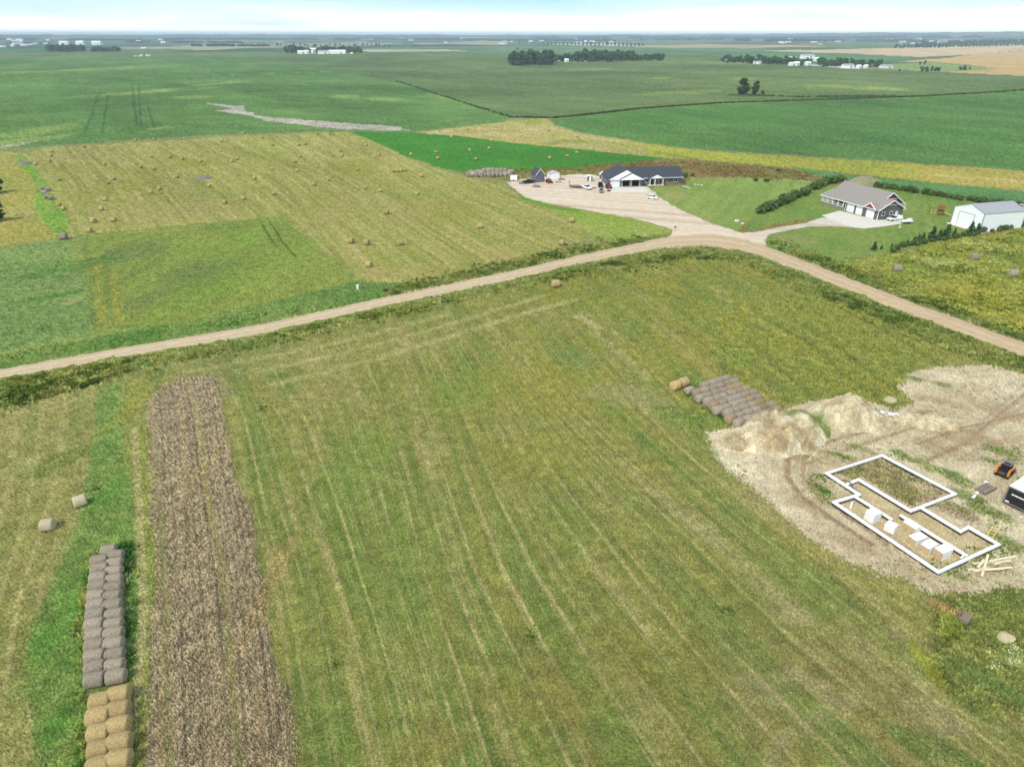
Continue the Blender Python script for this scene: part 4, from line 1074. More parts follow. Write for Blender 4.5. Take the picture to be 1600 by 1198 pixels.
grove('behind the white farm buildings', [(444 + i * 4.2 + rr_.random() * 3, 84.5 - rr_.random() * 2.5, 6 + rr_.random() * 3.5) for i in range(29)], 1.0, 'trees behind the white farm')
grove('in the distant left clump', [(75 + i * 3.4 + rr_.random() * 2, 81.5 - rr_.random() * 1.2, 6 + rr_.random() * 3) for i in range(17)] + [(146 + i * 4.5, 81.5, 4 + rr_.random() * 4) for i in range(10)], 1.0, 'trees of the distant left clump')
grove('beside the tan wheat field at far right', [(1440, 112, 6), (1447, 112.5, 7), (1455, 111.5, 6), (1462, 112, 6), (1466, 112, 5), (1500, 110, 5), (1506, 110.5, 6), (1515, 109, 4), (1437, 102, 4), (1445, 101, 4.5), (1405, 112, 3)], 1.0, 'trees by the tan field')
grove('on the far line above the tan field', [(1400 + i * 6, 75.5 - i * .12 + rr_.random() * 1.0, 4 + rr_.random() * 2) for i in range(36)], 1.0, 'trees of the far line')
grove('on the distant line above the shelterbelt', [(812 + i * 6.2, 69.5 + i * .08 + rr_.random() * .8, 3 + rr_.random() * 2.2) for i in range(32)], 1.0, 'trees of the distant middle line')
grove('scattered above the white farm', [(430 + i * 7 + rr_.random() * 5, 74 - rr_.random() * 3, 2.5 + rr_.random() * 2) for i in range(26)], 1.0, 'scattered far trees')
plant('tree', 'far1', G(809, 79), (1.2, 1.2, .9), 'lone dark tree above the dense clump of trees', 'tree', None)
# the tree cut by the left edge of the photo
plant('tree', 'far2', G(-7, 302), (.95, .95, .62), 'dark green tree cut off by the left edge, farther one', 'tree', 'trees at the left edge', parts_=True)
plant('tree', 'far3', G(-9, 346), (.9, .9, .6), 'dark green tree cut off by the left edge, nearer one', 'tree', 'trees at the left edge', parts_=True)
# shrub rows round the second house
def shrubrow(line, n, s0, s1, desc, group, jitter=.35):
    W = GP(line); L = [(b - a).length for a, b in zip(W[:-1], W[1:])]; T = sum(L)
    for i in range(n):
        s = (i + .5) / n * T; k = 0
        while s > L[k] and k < len(L) - 1: s -= L[k]; k += 1
        p = W[k].lerp(W[k + 1], s / L[k]) + Vector((random.gauss(0, jitter), random.gauss(0, jitter), 0))
        q = random.uniform(s0, s1)
        plant('shrub', f'shrub{random.randrange(5)}', p, (q * 1.2, q * 1.2, q * random.uniform(.85, 1.1)), f'{desc}, {ordn(i + 1)} from left', 'shrub', group)
shrubrow([(1184, 335), (1210, 325), (1240, 311), (1268, 297), (1292, 287)], 22, 1.1, 1.7, 'shrub in the diagonal hedge left of the taupe house', 'shrubs of the diagonal hedge')
shrubrow([(1296, 287), (1316, 284)], 5, 1.0, 1.4, 'shrub just behind the taupe house roof', 'shrubs behind the red-gabled house')
shrubrow([(1368, 292), (1420, 300), (1490, 311), (1560, 320), (1600, 325), (1640, 330)], 34, .8, 1.2, 'shrub in the back hedge behind the white shop', 'shrubs of the back hedge')
shrubrow([(1386, 394), (1420, 385), (1480, 374), (1530, 366), (1600, 353), (1650, 345)], 36, .5, .8, 'low shrub in the hedge before the white shop', 'shrubs of the near hedge')
for i, (px, py, s) in enumerate(((1365, 391, .62), (1377, 389, .3), (1393, 386, .28), (1417, 383, .42), (1427, 381, .52), (1434, 379, .6), (1441, 377, .62), (1455, 375.5, 1.0), (1467, 373, .68), (1478, 371, .98), (1490, 370, .6), (1515, 366.5, .95), (1526, 364.5, .75))):
    plant('evergreen_tree', f'cone{i % 5}', G(px, py), (s * 1.35, s * 1.35, s), f'dark young evergreen in the row before the white shop, {ordn(i + 1)} from left', 'evergreen', 'young evergreens before the shop', parts_=True)
for i, (px, py, s) in enumerate(((1070, 277, 1.1), (1082, 276, 1.0), (1180, 283, .8), (1196, 284, .9), (1216, 268, .8))):
    plant('shrub', f'shrub{i}', G(px, py), (s * 1.5, s * 1.2, s * .8), f'rough green bush behind the grey ranch house lawn, {ordn(i + 1)} from left', 'shrub', 'rough bushes behind the lawn')
# brush heaps
def heap(name, px, py, rx, ry, h, m, label, cat, seed=1, group=None, spike=.2, n=34):
    """irregular mound of brush or soil: closed height-field with rough skirt"""
    p = G(px, py); mb = MB(); vs = []; fs = []
    for j in range(n + 1):
        for i in range(n + 1):
            u = i / n * 2 - 1; v = j / n * 2 - 1
            x = u * rx * 1.1; y = v * ry * 1.1
            d = math.hypot(u, v) * 1.1
            e = float(fbm(np.array(x + p.x), np.array(y + p.y), max(rx, ry) * .5, seed, 3)); e2 = float(fbm(np.array(x + p.x), np.array(y + p.y), .6, seed + 9, 2))
            z = h * max(0, 1 - d * d) ** .8 * (.55 + .9 * e) + (spike * (e2 - .4) if d < .95 else 0)
            vs.append((x, y, z - .06 - (.25 if d > 1 else 0)))
    for j in range(n):
        for i in range(n):
            a = j * (n + 1) + i
            fs.append((a, a + 1, a + n + 2, a + n + 1))
    mb.add(vs, fs, m, None, True)
    o = mb.build(name, fix=False); o.location = p
    return tag(o, label, cat, group)
M['brush'] = mat('dry_brush', (150, 138, 126), .95, .45, 4, bump=.6)
M['soil'] = mat('pale_soil', (218, 202, 160), .95, .14, 1.1, bump=.35)
M['soil_brown'] = mat('brown_soil', (176, 150, 116), .95, .2, 1.5, bump=.35)
heap('brush_pile', 318, 279, 3.6, 3.0, 1.3, 'brush', 'grey oval brush pile in the middle of the mown hay field', 'brush pile', 3)
heap('brush_pile', 39, 256, 2.8, 4.0, 1.0, 'brush', 'small grey brush pile at the far left corner of the hay field', 'brush pile', 4)
heap('brush_pile', 1350, 287, 7, 4, 2.4, mat('dry_weeds', (164, 156, 118), .95, .35, 2, bump=.6), 'mound of pale dry weeds behind the red-gabled house', 'weed mound', 5)
heap('brush_pile', 1588, 341, 5, 4, 1.4, 'brush', 'grey heap of scrap and brush right of the white shop', 'scrap heap', 6)

# ------------------------------------------------------------------ round bales
def balemesh(name, m, R, L, seed):
    rg = random.Random(seed); NS, NL = 36, 9
    prof = [(-.5, .0), (-.5, .35), (-.5, .66), (-.485, .85), (-.44, .95)] + [(-.5 + i / NL, 1.0 - .03 * (abs(-.5 + i / NL) / .4) ** 2) for i in range(1, NL)] + [(.44, .95), (.485, .85), (.5, .66), (.5, .35), (.5, 0)]
    vs, fs = [], []
    off = rg.random() * 50
    for i, (u, q) in enumerate(prof):
        for k in range(NS):
            t = 2 * math.pi * k / NS
            nz = float(fbm(np.array(math.cos(t) * 1.5 + off), np.array(math.sin(t) * 1.5 + u * 3 + off), .5, seed, 2)) - .5
            r = R * q * (1 + .10 * nz * (q > .3))
            y = r * math.cos(t); z = r * math.sin(t)
            if z < -.80 * R: z = -.80 * R + (z + .8 * R) * .15
            x = u * L + (.07 * (nz) if q < .95 else 0) + (.05 * (1 - q) * (1 if u > 0 else -1))
            vs.append((x, y * (1.04 if z < 0 else 1), z + .83 * R))
    n = len(prof)
    for i in range(n - 1):
        for k in range(NS):
            fs.append((i * NS + k, i * NS + (k + 1) % NS, (i + 1) * NS + (k + 1) % NS, (i + 1) * NS + k))
    mb = MB(); mb.add(vs, fs, m, None, True)
    o = mb.build(name); d = o.data; bpy.data.objects.remove(o); return d
BALES = {k: [balemesh('round_bale', k, .86, 1.58, s + 7 * j) for s in range(3)] for j, k in enumerate(('straw', 'pale_straw', 'old_hay', 'brown_hay', 'field_straw', 'rotten_hay'))}
def bale(kind, loc, rz, label, group, sc=1.0, tilt=0, ln=1.0):
    o = bpy.data.objects.new('round_bale', random.choice(BALES[kind])); COL.objects.link(o)
    o.location = loc; o.rotation_euler = (tilt, 0, rz + (math.pi if random.random() < .5 else 0)); o.scale = (sc * ln, sc, sc)
    return tag(o, label, 'hay bale', group)
HAYB = [(212, 220.5), (241, 219.5), (380, 209.5), (132, 231), (81, 238), (80, 245), (78, 253), (56, 258), (164, 258.5), (236, 246), (266, 246.5), (285, 250), (314, 254), (371, 250), (362, 254), (220, 263), (241, 265.5), (277, 278.5), (94, 282.5), (178, 281.5),
        (170, 287.5), (250, 297), (236, 302.5), (165, 314), (352, 318.5), (381, 312.5), (159, 329), (93, 322), (100, 328), (347, 223), (327, 292.5), (398, 280.5), (147, 348), (178, 346.5), (140, 363.5), (410, 216), (496, 210.5), (515, 210.5), (426, 228.5),
        (467, 228), (477, 227), (572, 228.5), (532, 237), (535, 244.5), (592, 243.5), (469, 246), (462, 254), (464, 268.5), (425, 266), (559, 266.5), (615, 269), (620.5, 268.8), (627, 268.4), (633, 268), (660, 276.5), (514, 282.5), (491, 290.5), (429, 304.5),
        (571, 296), (594, 300), (652, 305), (604, 334.5), (750, 356.5), (549, 380), (573, 382.5), (626, 383), (577, 417), (893, 347), (878, 383)]
def rowlabels(pts, desc, band):
    pts = sorted(pts, key=lambda p: p[1]); out = []
    rows = [pts[i:i + band] for i in range(0, len(pts), band)]
    for ri, row in enumerate(rows):
        for ci, p in enumerate(sorted(row)):
            out.append((p, f'{desc}, {ordn(ci + 1)} from left in {ordn(ri + 1)} band from far'))
    return out
for (p, lb) in rowlabels(HAYB, 'tan bale on the mown field', 7):
    bale('field_straw', G(*p), random.uniform(-.5, .5), lb, 'bales scattered on the mown hay field', .78 if p[1] < 330 else .92)
for (p, lb) in rowlabels([(642, 243), (681, 239.5), (684, 249), (734, 236.5), (744, 250.5), (764, 233.5), (859, 248.5), (886, 245.5), (901, 240.5)], 'tan bale on the bright green wedge', 5):
    bale('field_straw', G(*p), random.uniform(-.5, .5), lb, 'bales on the bright green wedge', .78)
for i, p in enumerate(sorted([(705, 215.5), (731, 203.5), (775, 199.5), (767, 221), (857, 205), (902, 215)])):
    bale('straw', G(*p), random.uniform(-.6, .6), f'tan bale on the yellow strip past the green wedge, {ordn(i + 1)} from left', 'bales on the yellow strip', .8)
bale('straw', G(868, 448), .25, 'lone tan bale in the near field just below the gravel road', None, 1.05)
bale('old_hay', G(100, 374), .2, 'lone weathered grey bale at the near left corner of the hay field', None, 1.15)
for p, lb in (((1401, 424), 'grey bale in the weedy meadow nearest the road'), ((1521, 406), 'grey bale in the weedy meadow below the near hedge'), ((1581, 432), 'grey bale in the weedy meadow at the right edge')):
    bale('old_hay', G(*p), random.uniform(-.4, .4), lb, 'grey bales in the weedy meadow', 1.1)
for i, (px, py) in enumerate(((70, 304), (76, 299), (74, 310), (80, 312), (68, 297))):
    bale('old_hay', G(px, py), .5, f'old grey bale in the small heap by the left edge, {ordn(i + 1)} nearest', 'heap of old grey bales', 1.0)
bale('pale_straw', G(77, 826), .22, 'pale round bale left of the long bale row, nearer one', 'two loose pale bales', .84)
bale('pale_straw', G(127, 789), .62, 'pale round bale left of the long bale row, farther one', 'two loose pale bales', .84)
# long double row: weathered grey bales, then fresh straw ones
def lerp2(a, b, t): return (a[0] + (b[0] - a[0]) * t, a[1] + (b[1] - a[1]) * t)
def topw(px, py, z=1.45): q = unp(px, py, z); return Vector((q[0], q[1], 0))
GREYL = [(153, 866), (148, 905), (146, 950), (144, 1000), (143, 1050)]; GREYR = [(176, 858), (174, 890), (174, 940), (174, 990), (178, 1045)]
STRAWL = [(152, 1084), (149, 1120), (151, 1170), (150, 1215)]; STRAWR = [(181, 1074), (180, 1110), (181, 1160), (183, 1205)]
def rowof(kind, line, pitch, desc, group, side, rz, sc, ln):
    W = [topw(*p) for p in line]; L = [(b - a).length for a, b in zip(W[:-1], W[1:])]; T = sum(L)
    n = int(round(T / pitch)) + 1
    for i in range(n):
        s = T * i / (n - 1); k = 0
        while s > L[k] + 1e-6 and k < len(L) - 1: s -= L[k]; k += 1
        p = W[k].lerp(W[k + 1], s / L[k])
        bale(kind, p + Vector((random.gauss(0, .05), 0, 0)), rz + random.gauss(0, .04), f'{desc}, {side} file, {ordn(i + 1)} from the far end', group, sc * random.uniform(.97, 1.05), 0, ln)
    return n, T
print('grey', rowof('old_hay', GREYL, 1.36, 'grey bale of the double row', 'grey bales of the double row', 'left', .2, .765, 1.28),
      rowof('old_hay', GREYR, 1.36, 'grey bale of the double row', 'grey bales of the double row', 'right', .2, .765, 1.28),
      rowof('straw', STRAWL, 1.56, 'golden straw bale of the double row', 'straw bales of the double row', 'left', .2, .88, 1.18),
      rowof('straw', STRAWR, 1.56, 'golden straw bale of the double row', 'straw bales of the double row', 'right', .2, .88, 1.18))
bale('old_hay', topw(167, 851), .3, 'single weathered grey bale capping the far end of the double row', 'grey bales of the double row', .82, 0, 1.15)
# block of old bales beside the dirt pile
A0, A1, B1, B0 = topw(1078, 603, 1.3), topw(1136, 586, 1.3), topw(1217, 633, 1.3), topw(1156, 653, 1.3)
nrow = int(round((B0 - A0).length / 1.42)) + 1; ncol = int(round((A1 - A0).length / 1.62)) + 1
print('block', nrow, ncol, (B0 - A0).length, (A1 - A0).length)
for i in range(nrow):
    for j in range(ncol):
        t = i / (nrow - 1); u = j / (ncol - 1)
        if (i == 0 and j in (1,)) or (i == nrow - 3 and j == ncol - 1): continue
        p = A0.lerp(B0, t).lerp(A1.lerp(B1, t), u)
        d = (A1 - A0); rz = math.atan2(d.y, d.x)
        shift = d.normalized() * (random.gauss(0, .12) + .35 * math.sin(i * 2.3))
        bale('brown_hay' if (j > ncol / 2 and random.random() < .45) or random.random() < .15 else 'old_hay', p + shift, rz + random.gauss(0, .07), f'old bale in the block, {ordn(i + 1)} row from the back, {ordn(j + 1)} from left', 'old bales of the block', random.uniform(.75, .83), 0, 1.03)
for p, lb in (((1056, 597), 'nearer golden straw bale at the left corner of the old bale block'), ((1069, 592), 'farther golden straw bale at the left corner of the old bale block')):
    bale('straw', topw(*p, 1.2), rz + .05, lb, 'straw bales at the block corner', .9)
# long stack of rotten bales beyond the yard
k = 0
W0, W1 = G(731, 276), G(806, 277)
for row, (dz, dyy) in enumerate(((0, 0), (0, 1.7), (0, 3.4), (.9, 1.7))):
    for i in range(11):
        if row == 3 and (i < 3 or i > 8): continue
        t = (i + .25 * row) / 11; k += 1
        p = W0.lerp(W1, min(t, 1)) + Vector((.4 * random.random() - t * 1.0, dyy * 1.6 + 3.0 * t, dz))
        bale('rotten_hay', p, 1.2 + random.gauss(0, .35), f'rotten bale in the stack left of the shed, {ordn(i + 1)} in its {("front", "middle", "back", "upper")[row]} row', 'rotten bales left of the shed', random.uniform(.95, 1.25))

# ------------------------------------------------------------------ buildings
def frame_of(a, b):                       # rotation of a thing whose local +X runs from a to b
    d = b - a
    return math.atan2(d.y, d.x)
def window(parent, c, w, h, axis, face=1, panes=2, frame='trim'):
    """framed window on a wall; axis 'x' = wall runs along x (faces -y if face=-1)"""
    mb = MB(); t = .08
    def bx(cu, cv, du, dv, m, b=mb, th=.07, o=0.0):
        if axis == 'x': b.box((c[0] + cu, c[1] + face * (th / 2 + o), c[2] + cv), (du, th, dv), m)
        else: b.box((c[0] + face * (th / 2 + o), c[1] + cu, c[2] + cv), (th, du, dv), m)
    bx(0, h / 2 - t / 2, w, t * 1.4, frame); bx(0, -h / 2 + t / 2, w, t * 1.4, frame)
    for k in range(panes + 1): bx(-w / 2 + t / 2 + (w - t) * k / panes, 0, t * (1.3 if k in (0, panes) else 1), h - 2.4 * t, frame)
    f = mb.build('window', parent)
    g = MB(); bx(0, 0, w - t, h - t, 'glass', g, .02, .004); o = g.build('pane', f)
    return f
def gable_roof(mb, x0, x1, y0, y1, z, rise, m, over=.45, th=.18, axis='x', T=None):
    """closed roof shell, ridge along axis"""
    if axis == 'x':
        ym = (y0 + y1) / 2; s = rise / ((y1 - y0) / 2)
        poly = [(y0 - over, z - s * over), (ym, z + rise), (y1 + over, z - s * over), (y1 + over, z - s * over + th), (ym, z + rise + th), (y0 - over, z - s * over + th)]
        mb.extr(poly, x0 - over, x1 + over, m, T, 'x')
    else:
        xm = (x0 + x1) / 2; s = rise / ((x1 - x0) / 2)
        poly = [(x0 - over, z - s * over), (xm, z + rise), (x1 + over, z - s * over), (x1 + over, z - s * over + th), (xm, z + rise + th), (x0 - over, z - s * over + th)]
        mb.extr(poly, y0 - over, y1 + over, m, T, 'y')
def gable_wall(mb, a0, a1, pos, z, rise, m, axis, th=.06):
    """triangular gable facing"""
    poly = [(a0, z), (a1, z), ((a0 + a1) / 2, z + rise)]
    mb.extr(poly, pos - th / 2, pos + th / 2, m, None, axis)
def gdoor(parent, x, y, w, h, z=0, m='trim', ax='x', face=-1):
    mb = MB(); n = 4
    for k in range(n):
        if ax == 'x': mb.box((x, y + face * .03, z + h * (k + .5) / n), (w, .06, h / n - .02), m)
        else: mb.box((x + face * .03, y, z + h * (k + .5) / n), (.06, w, h / n - .02), m)
    return mb.build('garage_door', parent)

# --- grey ranch house: local x along the front (left to right), y to the back
a, b = G(952, 292.5), G(1067.5, 289.5)
rz = frame_of(a, b); LW = (b - a).length
h1 = thing('ranch_house', 'long grey ranch house with white garage gables beside the gravel yard', 'house', a, rz)
gw = 12.3; dg = 11.5; hg = 2.9; yo = 1.4
mb = MB()
mb.box((gw / 2, 6.6, hg / 2), (gw, 9.8, hg), 'wall_grey')               # garage body behind the openings
for x0, x1 in ((0, .45), (3.75, 4.85), (7.75, 8.45), (11.35, gw)): mb.box(((x0 + x1) / 2, .85, hg / 2), (x1 - x0, 1.7, hg), 'wall_grey')
mb.box((gw / 2, .85, hg - .15), (gw - .02, 1.68, .29), 'wall_grey')
mb.box(((gw + LW) / 2 + .01, 7.2, 1.4), (LW - gw - .02, 9.6, 2.8), 'wall_grey')
mb.build('wall', h1)
mb = MB()
gable_roof(mb, 0, gw, 0, dg, hg, 3.25, 'roof_dark', .45, .2, 'y')
gable_roof(mb, 4.0, gw + .1, -.7, 5, hg - .05, 2.1, 'roof_dark', .3, .16, 'y')
gable_roof(mb, gw - 6, LW, 2.0, 12.6, 2.82, 2.75, 'roof_dark', .5, .19, 'x')
gable_roof(mb, 15.4, 20.6, .2, 6.5, 2.78, 1.35, 'roof_dark', .3, .15, 'y')
mb.build('roof', h1)
mb = MB(); gable_wall(mb, -.35, gw + .35, -.40, hg - .1, 3.2, 'white', 'y', .1); gable_wall(mb, 3.75, gw + .35, -.96, hg - .18, 2.1, 'white', 'y', .1); gable_wall(mb, 15.2, 20.8, -.06, 2.72, 1.3, 'white', 'y', .1)
mb.build('gable_front', h1)
mb = MB()
mb.bar((LW - 8, 1.42, 2.62), (LW + .5, 1.42, 2.62), .06, .2, 'trim'); mb.bar((gw + .2, 1.42, 2.62), (15.0, 1.42, 2.62), .06, .2, 'trim')
mb.bar((3.7, -1.0, hg - .25), (gw + .4, -1.0, hg - .25), .08, .2, 'trim'); mb.bar((-.4, -.46, hg - .2), (3.7, -.46, hg - .2), .08, .2, 'trim')
for xx in (.35, 3.82, 4.8, 7.8, 8.4, 11.4): mb.box((xx, -.03, 1.3), (.14, .08, 2.6), 'trim')
mb.build('fascia', h1)
gdoor(h1, 2.1, .02, 3.2, 2.5)
for xc in (6.3, 9.9):
    mb = MB(); mb.box((xc, 1.60, 1.27), (2.75, .1, 2.5), 'dark'); mb.build('garage_bay_shade', h1)  # near-black panel stands in for the shade inside the open bay
for xc, w, p in ((13.3, 1.5, 2), (15.0, 1.0, 1), (18.6, 1.9, 3), (21.7, 1.9, 2), (26.2, 1.7, 2)):
    window(h1, (xc, 2.38, 1.5), w, 1.5, 'x', -1, p)
mb = MB(); mb.box((16.7, 2.35, 1.05), (1.0, .08, 2.1), 'dark'); mb.build('door', h1)
mb = MB(); mb.box((18.0, 1.1, .1), (6.0, 2.3, .2), 'concrete'); mb.build('porch_floor', h1)
for xx in (15.5, 17.4, 20.5):
    mb = MB(); mb.box((xx, .2, 1.45), (.24, .24, 2.5), 'trim'); mb.box((xx, .2, .35), (.4, .4, .5), 'trim'); mb.build('porch_post', h1)
mb = MB(); mb.box((21.5, 2.33, .45), (7.8, .08, .9), 'stone'); mb.build('stone_base', h1)

# --- taupe house with red gables
a, b, c = G(1284, 318.5), G(1369.5, 344), G(1404, 339.5)
rz = frame_of(a, b); L2 = (b - a).length; dep2 = (c - b).length
print('house2', L2, dep2)
h2 = thing('red_gable_house', 'taupe house with brown shingle roof and red gables behind a concrete apron', 'house', a, rz)
gx = L2 - 13.2                               # garage starts here
W2 = max(dep2, 8.0); XU = 4.2; YA, YB = W2 / 2 - 1.6, W2 / 2 + 8.8; RU = 3.35
mb = MB()
mb.box(((gx + L2) / 2, W2 / 2, 1.5), (L2 - gx, W2, 3.0), 'wall_taupe')
mb.box(((L2 - XU) / 2, W2 / 2 + 4.6, 1.5), (L2 - XU, 8.2, 3.0), 'wall_taupe')
mb.build('wall', h2)
mb = MB(); r2 = 2.55
gable_roof(mb, gx - 3, L2, 0, W2, 3.0, r2, 'roof_taupe', .55, .2, 'x')
gable_roof(mb, -.2, L2 - XU, YA, YB, 3.35, RU, 'roof_taupe', .5, .2, 'x')
gable_roof(mb, L2 - 5.2, L2 - .6, -.5, 3.8, 3.0, 1.5, 'roof_taupe', .3, .16, 'y')
mb.extr([(-.6, 2.75), (-.6, 2.93), (4.2, 4.45), (4.2, 4.25)], -.6, gx - 3.2, 'roof_taupe', None, 'x')
mb.build('roof', h2)
mb = MB(); gable_wall(mb, .15, W2 - .15, L2 - .02, 3.0, r2 - .1, 'wall_taupe', 'x', .1); gable_wall(mb, YA + .1, YB - .1, L2 - XU - .02, 3.0, RU + .3, 'wall_taupe', 'x', .1); mb.build('gable_wall', h2)
mb = MB(); gable_wall(mb, 2.1, W2 - 2.1, L2 + .08, 4.35, r2 * .46, 'red', 'x', .1); mb.build('red_gable', h2)
mb = MB(); gable_wall(mb, (YA + YB) / 2 - 2.5, (YA + YB) / 2 + 2.5, L2 - XU + .08, 5.0, 1.6, 'red', 'x', .1); mb.build('red_gable', h2)
mb = MB(); gable_wall(mb, L2 - 5.1, L2 - .7, -.6, 3.0, 1.42, 'red', 'y', .1); mb.build('red_gable', h2)
def rake(mb, p, q, w=.1, h=.28): mb.bar(p, q, w, h, 'trim')
mb = MB()
e = .55; s = r2 / (W2 / 2)
rake(mb, (L2 + .6, -e, 3.0 - s * e + .1), (L2 + .6, W2 / 2, 3.0 + r2 + .12)); rake(mb, (L2 + .6, W2 + e, 3.0 - s * e + .1), (L2 + .6, W2 / 2, 3.0 + r2 + .12))
y0, y1 = YA, YB; s3 = RU / ((y1 - y0) / 2)
rake(mb, (L2 - XU + .55, y0 - .5, 3.35 - s3 * .5 + .1), (L2 - XU + .55, (y0 + y1) / 2, 3.35 + RU + .12)); rake(mb, (L2 - XU + .55, y1 + .5, 3.35 - s3 * .5 + .1), (L2 - XU + .55, (y0 + y1) / 2, 3.35 + RU + .12))
rake(mb, (L2 - 5.5, -.84, 2.85), (L2 - 2.9, -.84, 4.62)); rake(mb, (L2 - .3, -.84, 2.85), (L2 - 2.9, -.84, 4.62)); rake(mb, (L2 - 5.4, -.7, 3.0), (L2 - .4, -.7, 3.0), .1, .18)
rake(mb, (L2 + .16, 1.6, 4.28), (L2 + .16, W2 - 1.6, 4.28), .08, .16); rake(mb, (L2 - XU + .16, (YA + YB) / 2 - 2.9, 4.93), (L2 - XU + .16, (YA + YB) / 2 + 2.9, 4.93), .08, .16)
mb.bar((-.65, -.66, 2.8), (gx - 3.0, -.66, 2.8), .08, .22, 'trim'); mb.bar((gx - 3.2, -.60, 2.84), (L2 - 5.6, -.60, 2.84), .08, .22, 'trim')
mb.bar((-.68, -.6, 2.85), (-.68, 4.2, 4.35), .08, .22, 'trim')
mb.box((L2 + .05, .02, 1.5), (.16, .16, 3.0), 'trim'); mb.box((gx, -.03, 1.5), (.16, .1, 3.0), 'trim')
mb.build('white_trim', h2)
for xc, w in ((L2 - 11.0, 3.0), (L2 - 7.4, 2.6), (L2 - 2.9, 3.1)): gdoor(h2, xc, -.01, w, 2.5)
for yc in (2.0, 5.0): window(h2, (L2 + .02, yc, 1.75), 1.15, 1.2, 'y', 1, 1)
mb = MB(); mb.box((L2 + .04, min(W2 - .9, 7.2), 1.1), (.08, 1.0, 2.15), 'trim'); mb.build('door', h2)
mb = MB(); mb.box((gx / 2 - .3, 1.4, .12), (gx - .6, 3.2, .24), 'concrete'); mb.build('porch_floor', h2)
mb = MB(); mb.box((gx / 2 - .3, -.14, .45), (gx - .6, .2, .9), 'stone'); mb.build('stone_base', h2)
for k in range(5):
    xx = .1 + (gx - 1.0) * k / 4
    mb = MB(); mb.box((xx, -.12, 1.85), (.26, .26, 1.9), 'trim'); mb.build('porch_post', h2)
mb = MB(); mb.bar((.1, -.12, 1.75), (gx - .9, -.12, 1.75), .08, .08, 'trim'); mb.bar((.1, -.12, 1.0), (gx - .9, -.12, 1.0), .08, .08, 'trim')
for k in range(26): xx = .2 + (gx - 1.2) * k / 25; mb.box((xx, -.12, 1.37), (.05, .05, .7), 'trim')
mb.bar((0, .1, 1.75), (0, 3.0, 1.75), .08, .08, 'trim')
mb.build('railing', h2)
for k in range(4): window(h2, (1.4 + k * (gx - 2.4) / 3.6, W2 / 2 + .78, 1.6), 1.3, 1.5, 'x', -1, 2)

# --- white steel shop
a, b, c = G(1485, 348.3), G(1530.5, 361.5), G(1577, 351.0)
rz = frame_of(a, b); WS = (b - a).length; DS = 15.0; HS = 4.9
sh = thing('workshop', 'white steel workshop with grey roof and large overhead door', 'workshop', a, rz)
mb = MB(); mb.extr([(0, 0), (WS, 0), (WS, HS), (WS / 2, HS + 1.75), (0, HS)], 0, DS, 'steel_white', None, 'y')
for k in range(24): mb.box((WS + .015, (k + .5) * DS / 24, HS / 2), (.03, .05, HS - .1), 'steel_white')
mb.build('wall', sh)
mb = MB(); gable_roof(mb, 0, WS, 0, DS, HS, 1.75, 'roof_grey', .12, .12, 'y'); mb.build('roof', sh)
for xx, yy in ((0, 0), (WS, 0), (WS, DS), (0, DS)):
    mb = MB(); mb.box((xx, yy, HS / 2), (.2, .2, HS), 'roof_grey'); mb.build('corner_trim', sh)
gdoor(sh, WS * .46, -.03, WS * .5, 3.9, 0, 'steel_white')
mb = MB(); x0, x1 = WS * .2, WS * .72
mb.box((x0, -.05, 1.97), (.12, .1, 3.95), 'roof_grey'); mb.box((x1, -.05, 1.97), (.12, .1, 3.95), 'roof_grey'); mb.box(((x0 + x1) / 2, -.05, 4.0), (x1 - x0 + .12, .1, .12), 'roof_grey'); mb.build('door_frame', sh)

# --- small sheds
def shed(name, px, py, rz, w, d, h, rise, wm, rm, label, cat='shed', door=True, axis='y', trim=True):
    t = thing(name, label, cat, G(px, py), rz)
    mb = MB(); mb.box((0, 0, h / 2), (w, d, h), wm)
    if axis == 'y': gable_wall(mb, -w / 2, w / 2, -d / 2 + .031, h, rise, wm, 'y', .06); gable_wall(mb, -w / 2, w / 2, d / 2 - .031, h, rise, wm, 'y', .06)
    else: gable_wall(mb, -d / 2, d / 2, -w / 2 + .031, h, rise, wm, 'x', .06); gable_wall(mb, -d / 2, d / 2, w / 2 - .031, h, rise, wm, 'x', .06)
    mb.build('wall', t)
    mb = MB(); gable_roof(mb, -w / 2, w / 2, -d / 2, d / 2, h, rise, rm, .2, .1, axis); mb.build('roof', t)
    if door:
        mb = MB(); mb.box((0, -d / 2 - .03, .95), (min(1.1, w * .4), .06, 1.9), 'trim'); mb.build('door', t)
    if trim:
        mb = MB(); s = rise / (w / 2)
        if axis == 'y':
            for sg in (-1, 1): mb.bar((sg * (w / 2 + .2), -d / 2 - .23, h - s * .2 + .05), (0, -d / 2 - .23, h + rise + .05), .06, .2, 'trim')
        else:
            for sg in (-1, 1): mb.bar((-w / 2 - .2, sg * d / 2 - .2, h), (w / 2 + .2, sg * d / 2 - .2, h), .06, .16, 'trim')
        mb.build('fascia', t)
    return t
shed('garden_shed', 840, 283.5, .42, 3.6, 4.4, 2.9, 2.0, 'wall_grey', 'roof_dark', 'small dark grey shed with steep roof at the left end of the yard', door=False)
shed('garden_shed', 864.5, 279, .2, 4.2, 3.0, 2.2, .7, 'white', 'roof_grey', 'low white shed right of the small dark grey shed')
shed('playhouse', 941, 279, 0, 2.0, 2.0, 1.7, .8, 'wall_grey', 'white', 'little playhouse with a white roof left of the ranch house', 'playhouse')
shed('garden_shed', 921.5, 283, 0, 1.9, 1.9, 1.9, .25, 'wall_grey', 'white', 'small grey booth with flat white top behind the parked cars', 'booth', True)

